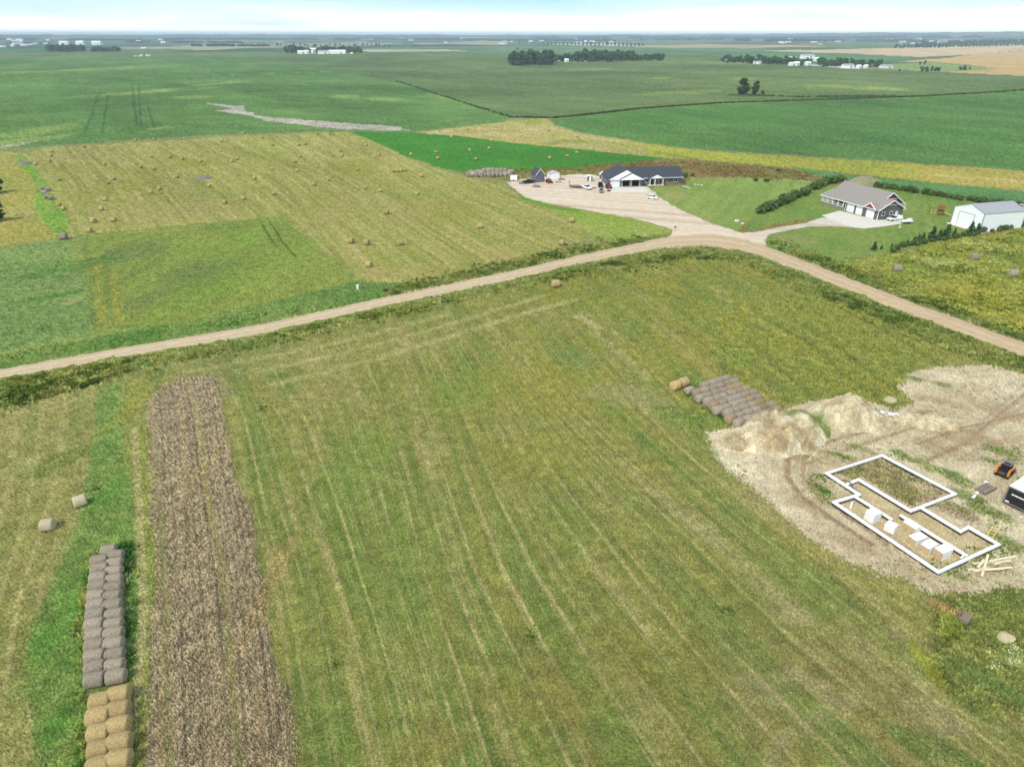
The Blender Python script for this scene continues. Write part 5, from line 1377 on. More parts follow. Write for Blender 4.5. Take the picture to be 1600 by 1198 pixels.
# ------------------------------------------------------------------ vehicles
def loft(mb, st, m, smooth=False):
    """st: list of (x, hw_bottom, z0, hw_mid, z1, hw_top, z2); symmetric closed loft along x"""
    vs, fs = [], []
    for x, a, z0, b_, z1, c_, z2 in st: vs += [(x, -a, z0), (x, -b_, z1), (x, -c_, z2), (x, c_, z2), (x, b_, z1), (x, a, z0)]
    for i in range(len(st) - 1):
        for k in range(6): fs.append((i * 6 + k, i * 6 + (k + 1) % 6, (i + 1) * 6 + (k + 1) % 6, (i + 1) * 6 + k))
    fs += [tuple(range(6)), tuple(range(len(st) * 6 - 6, len(st) * 6))]
    mb.add(vs, fs, m, None, smooth)
def car(kind, paint, loc, rz, label, cat, group=None):
    t = thing({'suv': 'parked_car', 'pickup': 'pickup_truck'}[kind], label, cat, loc, rz, group)
    t.scale = (.8,) * 3 if kind == 'suv' else (.85,) * 3
    mb = MB()
    if kind == 'suv':
        L, W = 4.7, .93
        loft(mb, [(-L / 2, W * .8, .45, W * .86, .7, W * .8, .95), (-L / 2 + .15, W * .92, .3, W, .75, W * .93, 1.08), (-1.3, W * .95, .28, W, .8, W * .94, 1.1), (.7, W * .95, .28, W, .8, W * .94, 1.08), (1.0, W * .95, .28, W, .78, W * .9, 1.04), (L / 2 - .3, W * .9, .3, W * .95, .7, W * .82, .92), (L / 2, W * .75, .4, W * .8, .6, W * .7, .78)], paint)
        mb.build('body', t, .03)
        mb = MB(); loft(mb, [(-L / 2 + .1, W * .86, 1.04, W * .82, 1.2, W * .76, 1.3), (-L / 2 + .5, W * .88, 1.05, W * .82, 1.4, W * .74, 1.63), (.1, W * .88, 1.05, W * .82, 1.4, W * .74, 1.64), (1.05, W * .84, 1.02, W * .8, 1.05, W * .76, 1.08)], 'glass'); mb.build('windows', t)
        mb = MB(); loft(mb, [(-L / 2 + .35, W * .76, 1.6, W * .77, 1.64, W * .7, 1.67), (-.2, W * .78, 1.62, W * .78, 1.67, W * .7, 1.71), (.25, W * .74, 1.6, W * .74, 1.63, W * .68, 1.66)], paint)
        for x in (-1.55, -.45, .35): 
            for s in (-1, 1): mb.bar((x, s * W * .90, 1.05), (x + (.15 if x < 0 else -.25), s * W * .765, 1.62), .05, .09, paint)
        mb.build('roof', t)
        wb = (-1.4, 1.4); wr = .35
    else:
        L, W = 5.8, .98
        loft(mb, [(-L / 2, W * .94, .55, W, .85, W * .96, .75), (-.6, W * .95, .45, W, .85, W * .96, .76)], paint)
        loft(mb, [(-.6, W * .95, .42, W, .9, W * .95, 1.18), (1.1, W * .95, .42, W, .9, W * .95, 1.18), (1.35, W * .95, .42, W, .9, W * .92, 1.16), (L / 2 - .15, W * .93, .45, W * .98, .85, W * .88, 1.08), (L / 2, W * .85, .5, W * .9, .8, W * .8, .98)], paint)
        for s in (-1, 1): mb.box((-1.77, s * (W - .07), 1.0), (2.24, .12, .5), paint)
        mb.box((-L / 2 + .06, 0, 1.0), (.1, 2 * W - .3, .5), paint)
        mb.build('body', t, .025)
        mb = MB(); loft(mb, [(-.62, W * .88, 1.15, W * .84, 1.5, W * .76, 1.82), (.55, W * .88, 1.15, W * .84, 1.5, W * .76, 1.84), (1.35, W * .86, 1.14, W * .82, 1.17, W * .78, 1.2)], 'glass'); mb.build('windows', t)
        mb = MB(); loft(mb, [(-.68, W * .78, 1.78, W * .78, 1.84, W * .7, 1.87), (.65, W * .78, 1.8, W * .78, 1.85, W * .7, 1.9)], paint)
        for x in (-.55, .3):
            for s in (-1, 1): mb.bar((x, s * W * .895, 1.15), (x + (.05 if x < 0 else -.05), s * W * .775, 1.82), .05, .1, paint)
        mb.build('roof', t)
        wb = (-1.75, 1.85); wr = .4
    for x in wb:
        for s in (-1, 1):
            mb = MB(); mb.cyl((x, s * (W - .20), wr), (x, s * (W + .02), wr), wr, 'tyre', 16); w = mb.build('wheel', t)
            mb = MB(); mb.cyl((x, s * (W + .01), wr), (x, s * (W + .035), wr), wr * .6, 'steel', 12); mb.build('rim', w)
    for s in (-1, 1):
        mb = MB(); mb.box((L / 2 - .06, s * W * .66, .78), (.12, .34, .16), 'lens'); mb.build('headlight', t)
        mb = MB(); mb.box((-L / 2 + .04, s * W * .78, .82), (.1, .16, .26), 'tail'); mb.build('tail_light', t)
    mb = MB(); mb.box((L / 2 - .02, 0, .68), (.08, W * .8, .22), 'black'); mb.build('grille', t)
    return t
car('suv', 'carwhite', G(1019.5, 311), rad(-38), 'white car parked at the edge of the gravel yard below the ranch house', 'car')
car('pickup', 'carwhite', G(916.5, 295.5), rad(-62), 'white pickup coupled to the flatbed trailer on the gravel yard', 'pickup')
car('suv', 'cargrey', G(939.5, 300.5), rad(-95), 'grey blue car parked left of the ranch house garage', 'car')
car('pickup', 'black', G(938, 291.5), rad(85), 'black pickup behind the grey blue car', 'pickup')
car('pickup', 'carwhite', G(1397, 344.6), rad(200), 'white pickup parked at the gable end of the red-gabled house', 'pickup')
car('pickup', 'black', G(826, 286.5), rad(30), 'black pickup with white load beside the dark grey shed', 'pickup')
car('suv', 'carwhite', G(1583, 323.5), rad(10), 'white car in the storage lot right of the workshop, left one', 'car')
car('suv', 'carwhite', G(1597, 325.5), rad(35), 'white car in the storage lot right of the workshop, right one', 'car')
p = G(942.5, 293) ; 
h1r = h1.rotation_euler.z
gq = h1.matrix_basis @ Vector((0, 0, 0))
# flatbed trailer with raised ramps
t = thing('flatbed_trailer', 'rusty flatbed trailer with two raised loading ramps on the yard', 'trailer', G(903, 293.2), rad(-8))
mb = MB(); mb.box((0, 0, .62), (6.2, 2.3, .14), 'oldwood'); mb.box((0, 1.15, .6), (6.3, .1, .24), 'redpaint'); mb.box((0, -1.15, .6), (6.3, .1, .24), 'redpaint'); mb.build('deck', t)
for s in (-1, 1): mb = MB(); mb.bar((-3.1, s * .75, .6), (-3.4, s * .75, 2.7), .5, .08, 'oldwood'); mb.build('ramp', t)
mb = MB(); mb.bar((3.1, -.9, .55), (4.6, 0, .5), .1, .12, 'steel'); mb.bar((3.1, .9, .55), (4.6, 0, .5), .1, .12, 'steel'); mb.build('drawbar', t)
for x in (-.5, .45):
    for s in (-1, 1): mb = MB(); mb.cyl((x, s * 1.22, .38), (x, s * 1.42, .38), .38, 'tyre', 14); w = mb.build('wheel', t); mb = MB(); mb.cyl((x, s * 1.41, .38), (x, s * 1.44, .38), .2, 'steel', 10); mb.build('rim', w)
# red tractor
def tractor(px, py, rz, label):
    t = thing('tractor', label, 'tractor', G(px, py), rz)
    mb = MB(); mb.box((.7, 0, 1.0), (1.7, .8, .7), 'redpaint'); mb.box((-.4, 0, .85), (.9, .7, .5), 'black'); mb.build('body', t, .05)
    mb = MB(); mb.box((-.45, 0, 1.25), (.5, .5, .12), 'black'); mb.box((-.7, 0, 1.5), (.1, .5, .5), 'black'); mb.build('seat', t)
    mb = MB()
    for s in (-1, 1): mb.bar((-.85, s * .5, 1.0), (-.85, s * .5, 2.3), .07, .07, 'black')
    mb.bar((-.85, -.53, 2.3), (-.85, .53, 2.3), .07, .07, 'black'); mb.build('roll_bar', t)
    for x, r, w in ((-.6, .68, .4), (1.25, .42, .28)):
        for s in (-1, 1): mb = MB(); mb.cyl((x, s * .55, r), (x, s * (.55 + w), r), r, 'tyre', 16); q = mb.build('wheel', t); mb = MB(); mb.cyl((x, s * (.56 + w), r), (x, s * (.58 + w), r), r * .5, 'redpaint', 12); mb.build('rim', q)
    return t
tractor(858, 286, rad(-70), 'small red tractor between the grey shed and the white shed')
tractor(951, 294.5, rad(-80), 'small red tractor at the left corner of the ranch house garage')
# loose things on the yard
def ring(name, px, py, R, r, m, label, cat):
    mb = MB(); n = 20; vs, fs = [], []
    for i in range(n):
        t = 2 * math.pi * i / n
        for k in range(8): q = 2 * math.pi * k / 8; vs.append(((R + r * math.cos(q)) * math.cos(t), (R + r * math.cos(q)) * math.sin(t), r + r * math.sin(q)))
    for i in range(n):
        for k in range(8): fs.append((i * 8 + k, ((i + 1) % n) * 8 + k, ((i + 1) % n) * 8 + (k + 1) % 8, i * 8 + (k + 1) % 8))
    mb.add(vs, fs, m, None, True); o = mb.build(name); o.location = G(px, py); return tag(o, label, cat)
ring('fire_ring', 838, 292, 1.2, .3, 'stone', 'brown stone fire ring in front of the dark grey shed', 'fire ring')
ring('stock_tank', 816, 287, 1.1, .35, 'oldwood', 'brown round tank rim at the left end of the yard', 'tank')
ring('tyre', 951.5, 299, .5, .22, 'tyre', 'black tyre lying on the yard by the garage corner', 'tyre')
def cargo(px, py, rz, s, label):
    t = thing('cargo_trailer', label, 'trailer', G(px, py), rz); t.scale = (s, s, s)
    mb = MB(); mb.box((0, 0, 1.35), (3.2, 1.8, 1.9), 'white'); mb.build('box', t, .06)
    mb = MB(); mb.bar((1.6, -.6, .45), (2.6, 0, .45), .08, .1, 'steel'); mb.bar((1.6, .6, .45), (2.6, 0, .45), .08, .1, 'steel'); mb.build('drawbar', t)
    for q in (-1, 1): mb = MB(); mb.cyl((0, q * .9, .34), (0, q * 1.1, .34), .34, 'tyre', 14); mb.build('wheel', t)
    mb = MB(); mb.box((-1.62, 0, 1.3), (.05, 1.5, 1.6), 'dark'); mb.build('door', t)
    return t
cargo(803.5, 282.5, rad(165), .85, 'small white cargo trailer at the far left of the yard')
def timber(px, py, n, L, rz, label, m='oldwood'):
    t = MB()
    for i in range(n):
        k = random.uniform(-.2, .2); z = .12 + .16 * (i // 4)
        t.bar((-L / 2 + k, (i % 4 - 1.5) * .34, z), (L / 2 + k, (i % 4 - 1.5) * .34 + random.uniform(-.1, .1), z), .28, .14, m)
    o = t.build('timber_stack'); o.location = G(px, py); o.rotation_euler = (0, 0, rz); return tag(o, label, 'timber')
timber(877, 281, 9, 2.6, .3, 'dark timber stack behind the white shed at the yard edge')
timber(872, 285, 5, 2.2, .15, 'low brown timber stack in front of the white shed')
timber(927, 294.5, 6, 1.8, .9, 'brown timber stack between the white pickup and the black pickup')
timber(1539, 766, 9, 2.4, .5, 'grey broken pallet boards lying beside the long white plank')
# hose on the lawn
def tube(name, pts, r, m, label, cat, sub=6):
    W = catmull([Vector(p) for p in pts], sub); mb = MB()
    for p, q in zip(W[:-1], W[1:]): mb.cyl(p, q, r, m, 6)
    o = mb.build(name, fix=False); return tag(o, label, cat)
tube('garden_hose', [G(1066, 291.5) + Vector((0, 0, .12)), G(1070, 292) + Vector((0, 0, .12)), G(1074, 293.2) + Vector((0, 0, .12)), G(1078.5, 295.5) + Vector((0, 0, .12))], .12, 'hose', 'white drain hose on the lawn at the right end of the ranch house', 'hose')
# basketball hoop, boat trailer, play set near the second house
t = thing('basketball_hoop', 'cream basketball hoop post beside the concrete apron', 'basketball hoop', G(1406, 355.5), rad(200))
mb = MB(); mb.box((0, 0, .06), (.8, .6, .14), 'cream'); mb.bar((0, 0, .1), (0, 0, 2.6), .2, .2, 'cream'); mb.build('post', t)
mb = MB(); mb.bar((0, 0, 2.5), (.9, 0, 3.0), .12, .12, 'cream'); mb.build('arm', t)
mb = MB(); mb.box((1.0, 0, 3.2), (.06, 1.7, 1.05), 'trim'); mb.build('backboard', t)
t = thing('light_post', 'cream angled yard light post at the gable end of the red-gabled house', 'light post', G(1409.5, 339), rad(195))
mb = MB(); mb.bar((0, 0, 0), (0, 0, 4.2), .2, .2, 'cream'); mb.build('post', t); mb = MB(); mb.bar((.1, 0, 4.1), (1.9, 0, 4.15), .14, .14, 'cream'); mb.build('arm', t)
t = thing('utility_trailer', 'low white trailer parked right of the white pickup', 'trailer', G(1415, 349), rad(10))
mb = MB(); mb.box((0, 0, .75), (3.6, 1.7, .3), 'white'); mb.build('bed', t, .05)
for s in (-1, 1): mb = MB(); mb.cyl((.2, s * .85, .32), (.2, s * 1.02, .32), .32, 'tyre', 12); mb.build('wheel', t)
mb = MB(); mb.bar((1.8, 0, .55), (2.9, 0, .5), .1, .1, 'steel'); mb.build('drawbar', t)
t = thing('play_set', 'red-brown wooden play set with yellow slide on the lawn', 'play set', G(1465, 336), rad(-10)); t.scale = (.8, .8, .8)
mb = MB()
for x in (0, 1.7):
    for y in (-.8, .8): mb.box((x, y, 1.5), (.14, .14, 3.0), 'redwood')
mb.box((.85, 0, 1.4), (1.9, 1.8, .12), 'redwood'); mb.box((.85, -.85, 1.8), (1.8, .08, .6), 'redwood'); mb.box((.85, .85, 1.8), (1.8, .08, .6), 'redwood'); mb.build('tower', t)
mb = MB(); mb.extr([(-1.0, 2.9), (0, 3.6), (1.0, 2.9), (1.0, 2.98), (0, 3.7), (-1.0, 2.98)], -.2, 1.9, 'redwood', None, 'x'); mb.build('roof', t)
mb = MB(); mb.bar((0, 0, 2.6), (-3.4, 0, 2.6), .14, .14, 'redwood'); mb.bar((-3.4, 0, 2.6), (-3.4, 1.1, 0), .12, .12, 'redwood'); mb.bar((-3.4, 0, 2.6), (-3.4, -1.1, 0), .12, .12, 'redwood'); mb.build('swing_frame', t)
for x in (-1.2, -2.5):
    mb = MB(); mb.box((x, 0, .6), (.5, .3, .14), 'yellow'); mb.bar((x - .2, 0, .6), (x - .2, 0, 2.55), .04, .04, 'yellow'); mb.bar((x + .2, 0, .6), (x + .2, 0, 2.55), .04, .04, 'yellow'); mb.build('swing', t)
mb = MB(); mb.bar((1.75, -.3, 1.5), (4.6, -.9, .15), .75, .12, 'yellow'); mb.build('slide', t)
# picnic table on the lawn edge, mailbox, stones, lawn ornaments
t = thing('picnic_table', 'small white table on the lawn left of the play set', 'table', G(1421, 345.5), .3)
mb = MB(); mb.box((0, 0, .72), (1.7, .8, .06), 'white'); mb.build('top', t)
for s in (-1, 1): mb = MB(); mb.bar((s * .6, -.5, 0), (s * .6, .3, .7), .08, .08, 'white'); mb.bar((s * .6, .5, 0), (s * .6, -.3, .7), .08, .08, 'white'); mb.build('leg', t)
t = thing('mailbox', 'black mailbox on a post at the mouth of the gravel yard', 'mailbox', G(1054.5, 361), .6)
mb = MB(); mb.box((0, 0, .55), (.1, .1, 1.1), 'oldwood'); mb.build('post', t); mb = MB(); mb.extr([(-.14, 0), (.14, 0), (.14, .18), (.08, .3), (-.08, .3), (-.14, .18)], -.3, .3, 'black', Matrix.Translation((0, 0, 1.1)), 'x'); mb.build('box', t)
def rock(px, py, r, m, label, seed, group=None):
    rg = random.Random(seed); bm = bmesh.new(); bmesh.ops.create_icosphere(bm, subdivisions=2, radius=1)
    for v in bm.verts: v.co *= rg.uniform(.85, 1.12)
    for v in bm.verts: v.co = Vector((v.co.x * r, v.co.y * r * .8, max(v.co.z, -.35) * r * .7 + .2 * r))
    me = bpy.data.meshes.new('rock'); bm.to_mesh(me); bm.free(); me.materials.append(M[m]); o = bpy.data.objects.new('rock', me); COL.objects.link(o); o.location = G(px, py); return tag(o, label, 'rock', group)
M['palerock'] = mat('pale_rock', (.55, .53, .48), .9, .2, 2, bump=.3, albedo=False)
for i, (px, py, r) in enumerate(((1086, 289, .5), (1091, 289.4, .45), (1096, 290, .5))): rock(px, py, r, 'palerock', f'pale stone at the back of the ranch house lawn, {ordn(i + 1)} from left', 60 + i, 'stones behind the lawn')
rock(1151, 346.5, .8, 'palerock', 'white boulder on the lawn corner by the second driveway', 70)
rock(1160, 350, .5, 'palerock', 'smaller pale stone right of the white boulder on the lawn', 71)
rock(1571, 999, .8, 'soil', 'pale clod of earth in the rough lower right corner', 72)
rock(1390, 627, 1.0, 'soil', 'pale earth clod left of the dirt field, above the dirt mounds', 73)
rock(1372, 640, .8, 'soil', 'pale earth clod beside the white plastic sheet', 74)
# white marker by the road ditch
t = thing('utility_pedestal', 'small white utility pedestal in bright weeds beside the road', 'utility pedestal', G(559, 452), .3)
mb = MB(); mb.box((0, 0, .45), (.5, .4, .9), 'white'); mb.build('cabinet', t, .04); mb = MB(); mb.box((0, 0, .95), (.58, .48, .1), 'trim'); mb.build('cap', t)
# wooden crate lower right
t = thing('wooden_crate', 'brown weathered wooden crate in the rough grass at lower right', 'crate', G(1506, 968), .75)
mb = MB()
for s in (-1, 1): mb.box((0, s * .42, .28), (1.3, .06, .56), 'oldwood'); mb.box((s * .62, 0, .28), (.06, .78, .56), 'oldwood')
mb.build('sides', t)
mb = MB()
for k in range(4): mb.box((0, -.33 + k * .17, .54), (1.2, .14, .05), 'oldwood')
mb.build('slats', t)
mb = MB(); mb.box((.05, .62, .72), (1.3, .05, .5), 'oldwood', 0); mb.build('lid', t)

# ------------------------------------------------------------------ farmsteads, town, power poles
def barn(px, py, w, d, h, rz, wall, roof, label, cat='barn', group=None, rise=None):
    p = G(px, py)
    t = thing('barn' if cat == 'barn' else cat.replace(' ', '_'), label, cat, p, rz, group)
    rise = rise or w * .0 + d * .2
    mb = MB(); mb.extr([(-d / 2, -1), (d / 2, -1), (d / 2, h), (0, h + rise), (-d / 2, h)], -w / 2, w / 2, wall, None, 'x'); mb.build('wall', t)
    mb = MB(); gable_roof(mb, -w / 2, w / 2, -d / 2, d / 2, h, rise, roof, .4, .2, 'x'); mb.build('roof', t)
    mb = MB(); mb.box((w * .2, -d / 2 - .06, h * .4), (min(4, w * .3), .1, h * .8), 'roof_grey'); mb.build('door', t)
    return t
for i, (px, py, w, d, h, r) in enumerate(((529, 84.3, 40, 16, 6, 'steel_white'), (506, 84.4, 30, 14, 6, 'roof_grey'), (489, 83.8, 24, 14, 11, 'steel_white'), (472, 84.4, 22, 12, 6, 'steel_white'), (517, 84.2, 9, 9, 7, 'steel_white'), (481, 84.6, 10, 9, 8, 'steel_white'), (550, 84.8, 6, 6, 3, 'steel_white'))):
    barn(px, py, w, d, h, .05, 'white', r, f'white left centre farm building before dark trees, {ordn(i + 1)} largest' if i < 4 else f'small white outbuilding of the left centre farm, {ordn(i - 3)} largest', 'barn', 'white farm buildings')
for px, py, w, d, h, wl, r, lb in ((906, 96.8, 26, 10, 4.5, 'white', 'steel_white', 'long low white barn before the long shelterbelt'), (885, 97.2, 8, 8, 4.5, 'white', 'steel_white', 'small white building left of the long low white barn'), (873, 98.2, 5, 5, 3, 'wall_grey', 'roof_grey', 'tiny grey shed at the left end of the long shelterbelt'), (1010, 92.5, 5, 5, 4, 'white', 'steel_white', 'tiny white shed at the right end of the long shelterbelt')):
    barn(px, py, w, d, h, .05, wl, r, lb)
for i, (px, py, w, d, h) in enumerate(((1131, 97.6, 8, 6, 4), (1137, 97, 5, 5, 5), (1180, 100, 8, 7, 3), (1185, 100.4, 8, 7, 4), (1237, 103, 10, 8, 4), (1244, 103, 8, 8, 5), (1249, 102.5, 9, 8, 5), (1261, 102.8, 9, 8, 5), (1236, 94.5, 18, 10, 5), (1261, 92, 30, 14, 7), (1275, 96, 9, 8, 6), (1287, 102, 6, 6, 5), (1324, 106.6, 18, 10, 4.5), (1341, 107, 7, 6, 4), (1352, 106.8, 6, 6, 4), (1384, 106.5, 20, 10, 3))):
    barn(px, py, w, d, h, .1, 'white', 'steel_white' if i % 3 else 'roof_grey', f'pale building of the right farmstead, {ordn(i + 1)} from left', 'barn', 'right farmstead buildings')
barn(1370, 104.4, 28, 5, 3, -.1, 'oldwood', 'oldwood', 'long dark brown shed at the right end of the right-hand farmstead', 'barn')
for i, (px, w) in enumerate(((101, 58), (126, 50), (152, 60))):
    barn(px, 70.3, w, 30, 17, 0, 'white', 'steel_white', f'large white distant warehouse on the left skyline, {ordn(i + 1)} of three', 'warehouse', 'white warehouses')
# far town: houses and sheds under the skyline
rt = random.Random(12)
TOWN = []
for i in range(46):
    a_ = rt.choice([(0, 60), (60, 260), (600, 800), (780, 960), (1220, 1330), (1390, 1480)])
    TOWN.append((rt.uniform(*a_), rt.uniform(62.0, 70.5)))
TOWN += [(38, 72.5), (20, 73), (5, 74), (47, 71), (1235, 63.5), (1243, 63.6), (1275, 65), (225, 76.8), (213, 89), (221, 88.5), (232, 88), (915, 66), (925, 66.5)]
for i, (px, py) in enumerate(sorted(TOWN)):
    d_ = G(px, py).length; s = d_ / F
    barn(px, py, rt.uniform(3.0, 8.0) * s, 2.5 * s, rt.uniform(.9, 1.7) * s, 0, rt.choice(['white', 'white', 'concrete']), rt.choice(['steel_white', 'roof_grey']), f'pale distant building below the skyline, {ordn(i + 1)} from the left', 'building', 'distant buildings', .5 * s)
def powerpole(px, py, h, label):
    t = thing('power_pole', label, 'power pole', G(px, py), 0, 'power poles in the far fields')
    mb = MB(); mb.cyl((0, 0, -.5), (0, 0, h), .34, 'pole', 8, .26); mb.build('post', t)
    mb = MB(); mb.box((0, 0, h - .8), (2.6, .16, .2), 'pole'); mb.build('crossarm', t)
powerpole(487, 110.5, 15, 'pale power pole at the edge of the left soy field, below the white farm')
powerpole(85, 127, 15, 'power pole by the thin track at the left')
powerpole(318, 124, 16, 'power pole by the thin track, left of centre')
powerpole(666, 105, 13, 'power pole in the corn, centre')
powerpole(1073, 92, 16, 'power pole right of the long shelterbelt')
# far woods under the horizon: reads as one mass
def woods():
    V, Fc, Cc = [], [], []; o = 0
    rg = np.random.default_rng(5)
    lines = [((-100, 63), (300, 63.5), 1.7), ((250, 62), (760, 62.5), 1.5), ((700, 64), (960, 64.5), 2.2), ((780, 60.5), (1300, 60), 2.0), ((1150, 64.5), (1460, 66), 2.6), ((1280, 60.5), (1700, 58), 2.2), ((1440, 70), (1700, 65), 3.2), ((-100, 67), (120, 69), 1.4), ((300, 72), (420, 72.5), 2), ((180, 66.5), (380, 67.5), 1.6), ((1000, 62.5), (1240, 62.8), 1.6)]
    for (x0, y0), (x1, y1), hp in lines:
        n = int(abs(x1 - x0) * 1.1)
        for i in range(n):
            t = (i + rg.random()) / n
            if vnoise(np.array(t * 14), np.array(x0 * 1.0), 9) < .3: continue
            p = G(x0 + (x1 - x0) * t, y0 + (y1 - y0) * t + rg.normal() * .35); s = p.length / F
            h = hp * s * (.5 + .8 * rg.random()); w = 1.5 * s * (.5 + rg.random())
            for k in range(4):
                c = np.array([p.x + rg.normal() * w * .5, p.y + rg.normal() * w * .5, p.z + h * (.35 + .2 * k * .5)])
                a = rg.random() * 3.14
                q = np.array([[-w, 0, -h * .5], [w, 0, -h * .5], [w * .7, 0, h * .35], [-w * .6, 0, h * .45]]); ca, sa = math.cos(a * .4 - .6), math.sin(a * .4 - .6)
                V.append(np.stack([c[0] + q[:, 0] * ca, c[1] + q[:, 0] * sa, c[2] + q[:, 2]], 1)); Fc.append(np.arange(4) + o); o += 4
                Cc.append(np.tile(alb((40, 62, 44)) * (.7 + .7 * rg.random()), (4, 1)))
    ob = npmesh('far_woods', np.concatenate(V), np.array(Fc), [MLEAF], np.concatenate(Cc), None, False); ob['kind'] = 'stuff'
woods()

# ------------------------------------------------------------------ building site
def mound(name, px, py, rx, ry, h, rz, seed, label, peak=(0, 0), n=70, cap=False):
    p = G(px, py); x = np.linspace(-1.15, 1.15, n); X, Y = np.meshgrid(x, x)
    wx, wy = X * rx, Y * ry
    e = fbm(wx + 50 * seed, wy + 31 * seed, min(rx, ry) * .7, seed, 3); e2 = fbm(wx + 50 * seed, wy, 1.1, seed + 5, 3)
    d = np.hypot(X, Y) + .35 * (e - .5); d2 = np.hypot(X - peak[0], Y - peak[1])
    gul = fbm(np.arctan2(Y - peak[1], X - peak[0]) * 5, d2 * 1.2, 1.0, seed + 8, 2)
    e3 = fbm(wx + 9 * seed, wy, .55, seed + 6, 2); e4 = fbm(wx, wy + 7 * seed, 2.6, seed + 7, 2)
    z = h * sstep(1.0, .35, d) ** .8 * (.45 + .7 * e + .45 * e4) + (1.0 * (e2 - .5) + .55 * (e3 - .5)) * sstep(1.0, .8, d) - .5 * h * np.clip(gul - .52, 0, 1) * sstep(.1, .4, d) * sstep(1.0, .7, d)
    z = np.where(d > 1.0, -.25, z - .02)
    v = np.stack([wx.ravel(), wy.ravel(), z.ravel()], 1)
    a, b = np.meshgrid(np.arange(n - 1), np.arange(n - 1)); a, b = a.ravel(), b.ravel()
    f = np.stack([b * n + a, b * n + a + 1, (b + 1) * n + a + 1, (b + 1) * n + a], 1)
    t = np.clip((fbm(wx, wy, 2.2, seed + 2, 3) - .5) * 2.6 + .5, 0, 1).ravel()[:, None]
    c = alb(pale((232, 216, 178), 1.0)) * (1 - t) + alb((194, 170, 130)) * t
    if True:
        ca, sa = math.cos(rz), math.sin(rz); gx_ = p.x + wx * ca - wy * sa; gy_ = p.y + wx * sa + wy * ca
        dm_ = np.full(gx_.shape, 99.0)
        for (q0, q1) in (((1240, 641, 2.2), (1266, 636, 2.4)), ((1266, 636, 2.4), (1280, 652, 1.8)), ((1280, 652, 1.8), (1291, 670, .8))):
            A_ = unp(*q0); B_ = unp(*q1); vx, vy = B_[0] - A_[0], B_[1] - A_[1]
            tt = np.clip(((gx_ - A_[0]) * vx + (gy_ - A_[1]) * vy) / (vx * vx + vy * vy), 0, 1)
            dm_ = np.minimum(dm_, np.hypot(gx_ - A_[0] - tt * vx, gy_ - A_[1] - tt * vy))
        g = (sstep(2.3, 1.0, dm_ + 1.6 * (e2 - .5))).ravel()[:, None]
        gc = alb((122, 150, 72)) * (1 - t) + alb((160, 166, 98)) * t
        c = c * (1 - g) + gc * g
    o = npmesh(name, v, f, [MG], np.clip(c * (1 + .4 * (e3.ravel() - .5) + .4 * (e2.ravel() - .5))[:, None], 0, 1), np.full(len(v), .8)); o.location = p; o.rotation_euler = (0, 0, rz)
    return tag(o, label, 'dirt mound', 'dirt mounds of the building site')
mound('dirt_mound', 1222, 678, 8.4, 5.4, 2.6, rad(30), 3, 'large pale dirt mound nearest the block of old bales', (-.1, .1), cap=True)
mound('dirt_mound', 1325, 655, 6.4, 4.4, 2.9, rad(-5), 4, 'steeper pale dirt mound right of the large mound', (0, .2))
mound('dirt_mound', 1160, 690, 4.2, 2.6, 1.0, rad(20), 5, 'low pale dirt tongue at the left tip of the building site')
mound('dirt_mound', 1445, 660, 5.5, 2.4, .9, rad(-12), 6, 'low dirt ridge beside the white plastic sheet')
g_ = [unp(1262 + random.uniform(-20, 24), 648 + random.uniform(-8, 22), 2.2) for _ in range(150)]
P = np.array([[q[0] + 0, q[1], 1.6 + random.random() * .6] for q in g_])
# loose clods strewn over the site
def clods():
    P = np.concatenate([along([(1150, 700), (1220, 715), (1300, 690), (1380, 665)], 260, 2.2), along([(1130, 700), (1200, 770), (1300, 850), (1420, 905)], 260, 1.6), scatter([(1320, 738), (1382, 722), (1470, 770), (1424, 785)], 160), scatter([(1400, 600), (1560, 590), (1600, 640), (1430, 660)], 220)])
    n = len(P); s = .08 + .22 * RNG.random(n) ** 2
    o = np.array([[1, 0, 0], [0, 1, 0], [-1, 0, 0], [0, -1, 0], [0, 0, .8], [0, 0, -.4]], float)
    v = o[None] * s[:, None, None] * (.6 + .8 * RNG.random((n, 6, 1))) + np.array([0, 0, .02]) + P[:, None]
    f = np.array([[0, 1, 4], [1, 2, 4], [2, 3, 4], [3, 0, 4], [1, 0, 5], [2, 1, 5], [3, 2, 5], [0, 3, 5]])
    F_ = (f[None] + 6 * np.arange(n)[:, None, None]).reshape(-1, 3)
    t = RNG.random((n, 1)); c = alb((220, 202, 162)) * (1 - t) + alb((168, 144, 112)) * t
    ob = npmesh('dirt_clods', v.reshape(-1, 3), F_, [MG], np.repeat(c, 6, 0), np.full(n * 6, .4)); ob['kind'] = 'stuff'
clods()
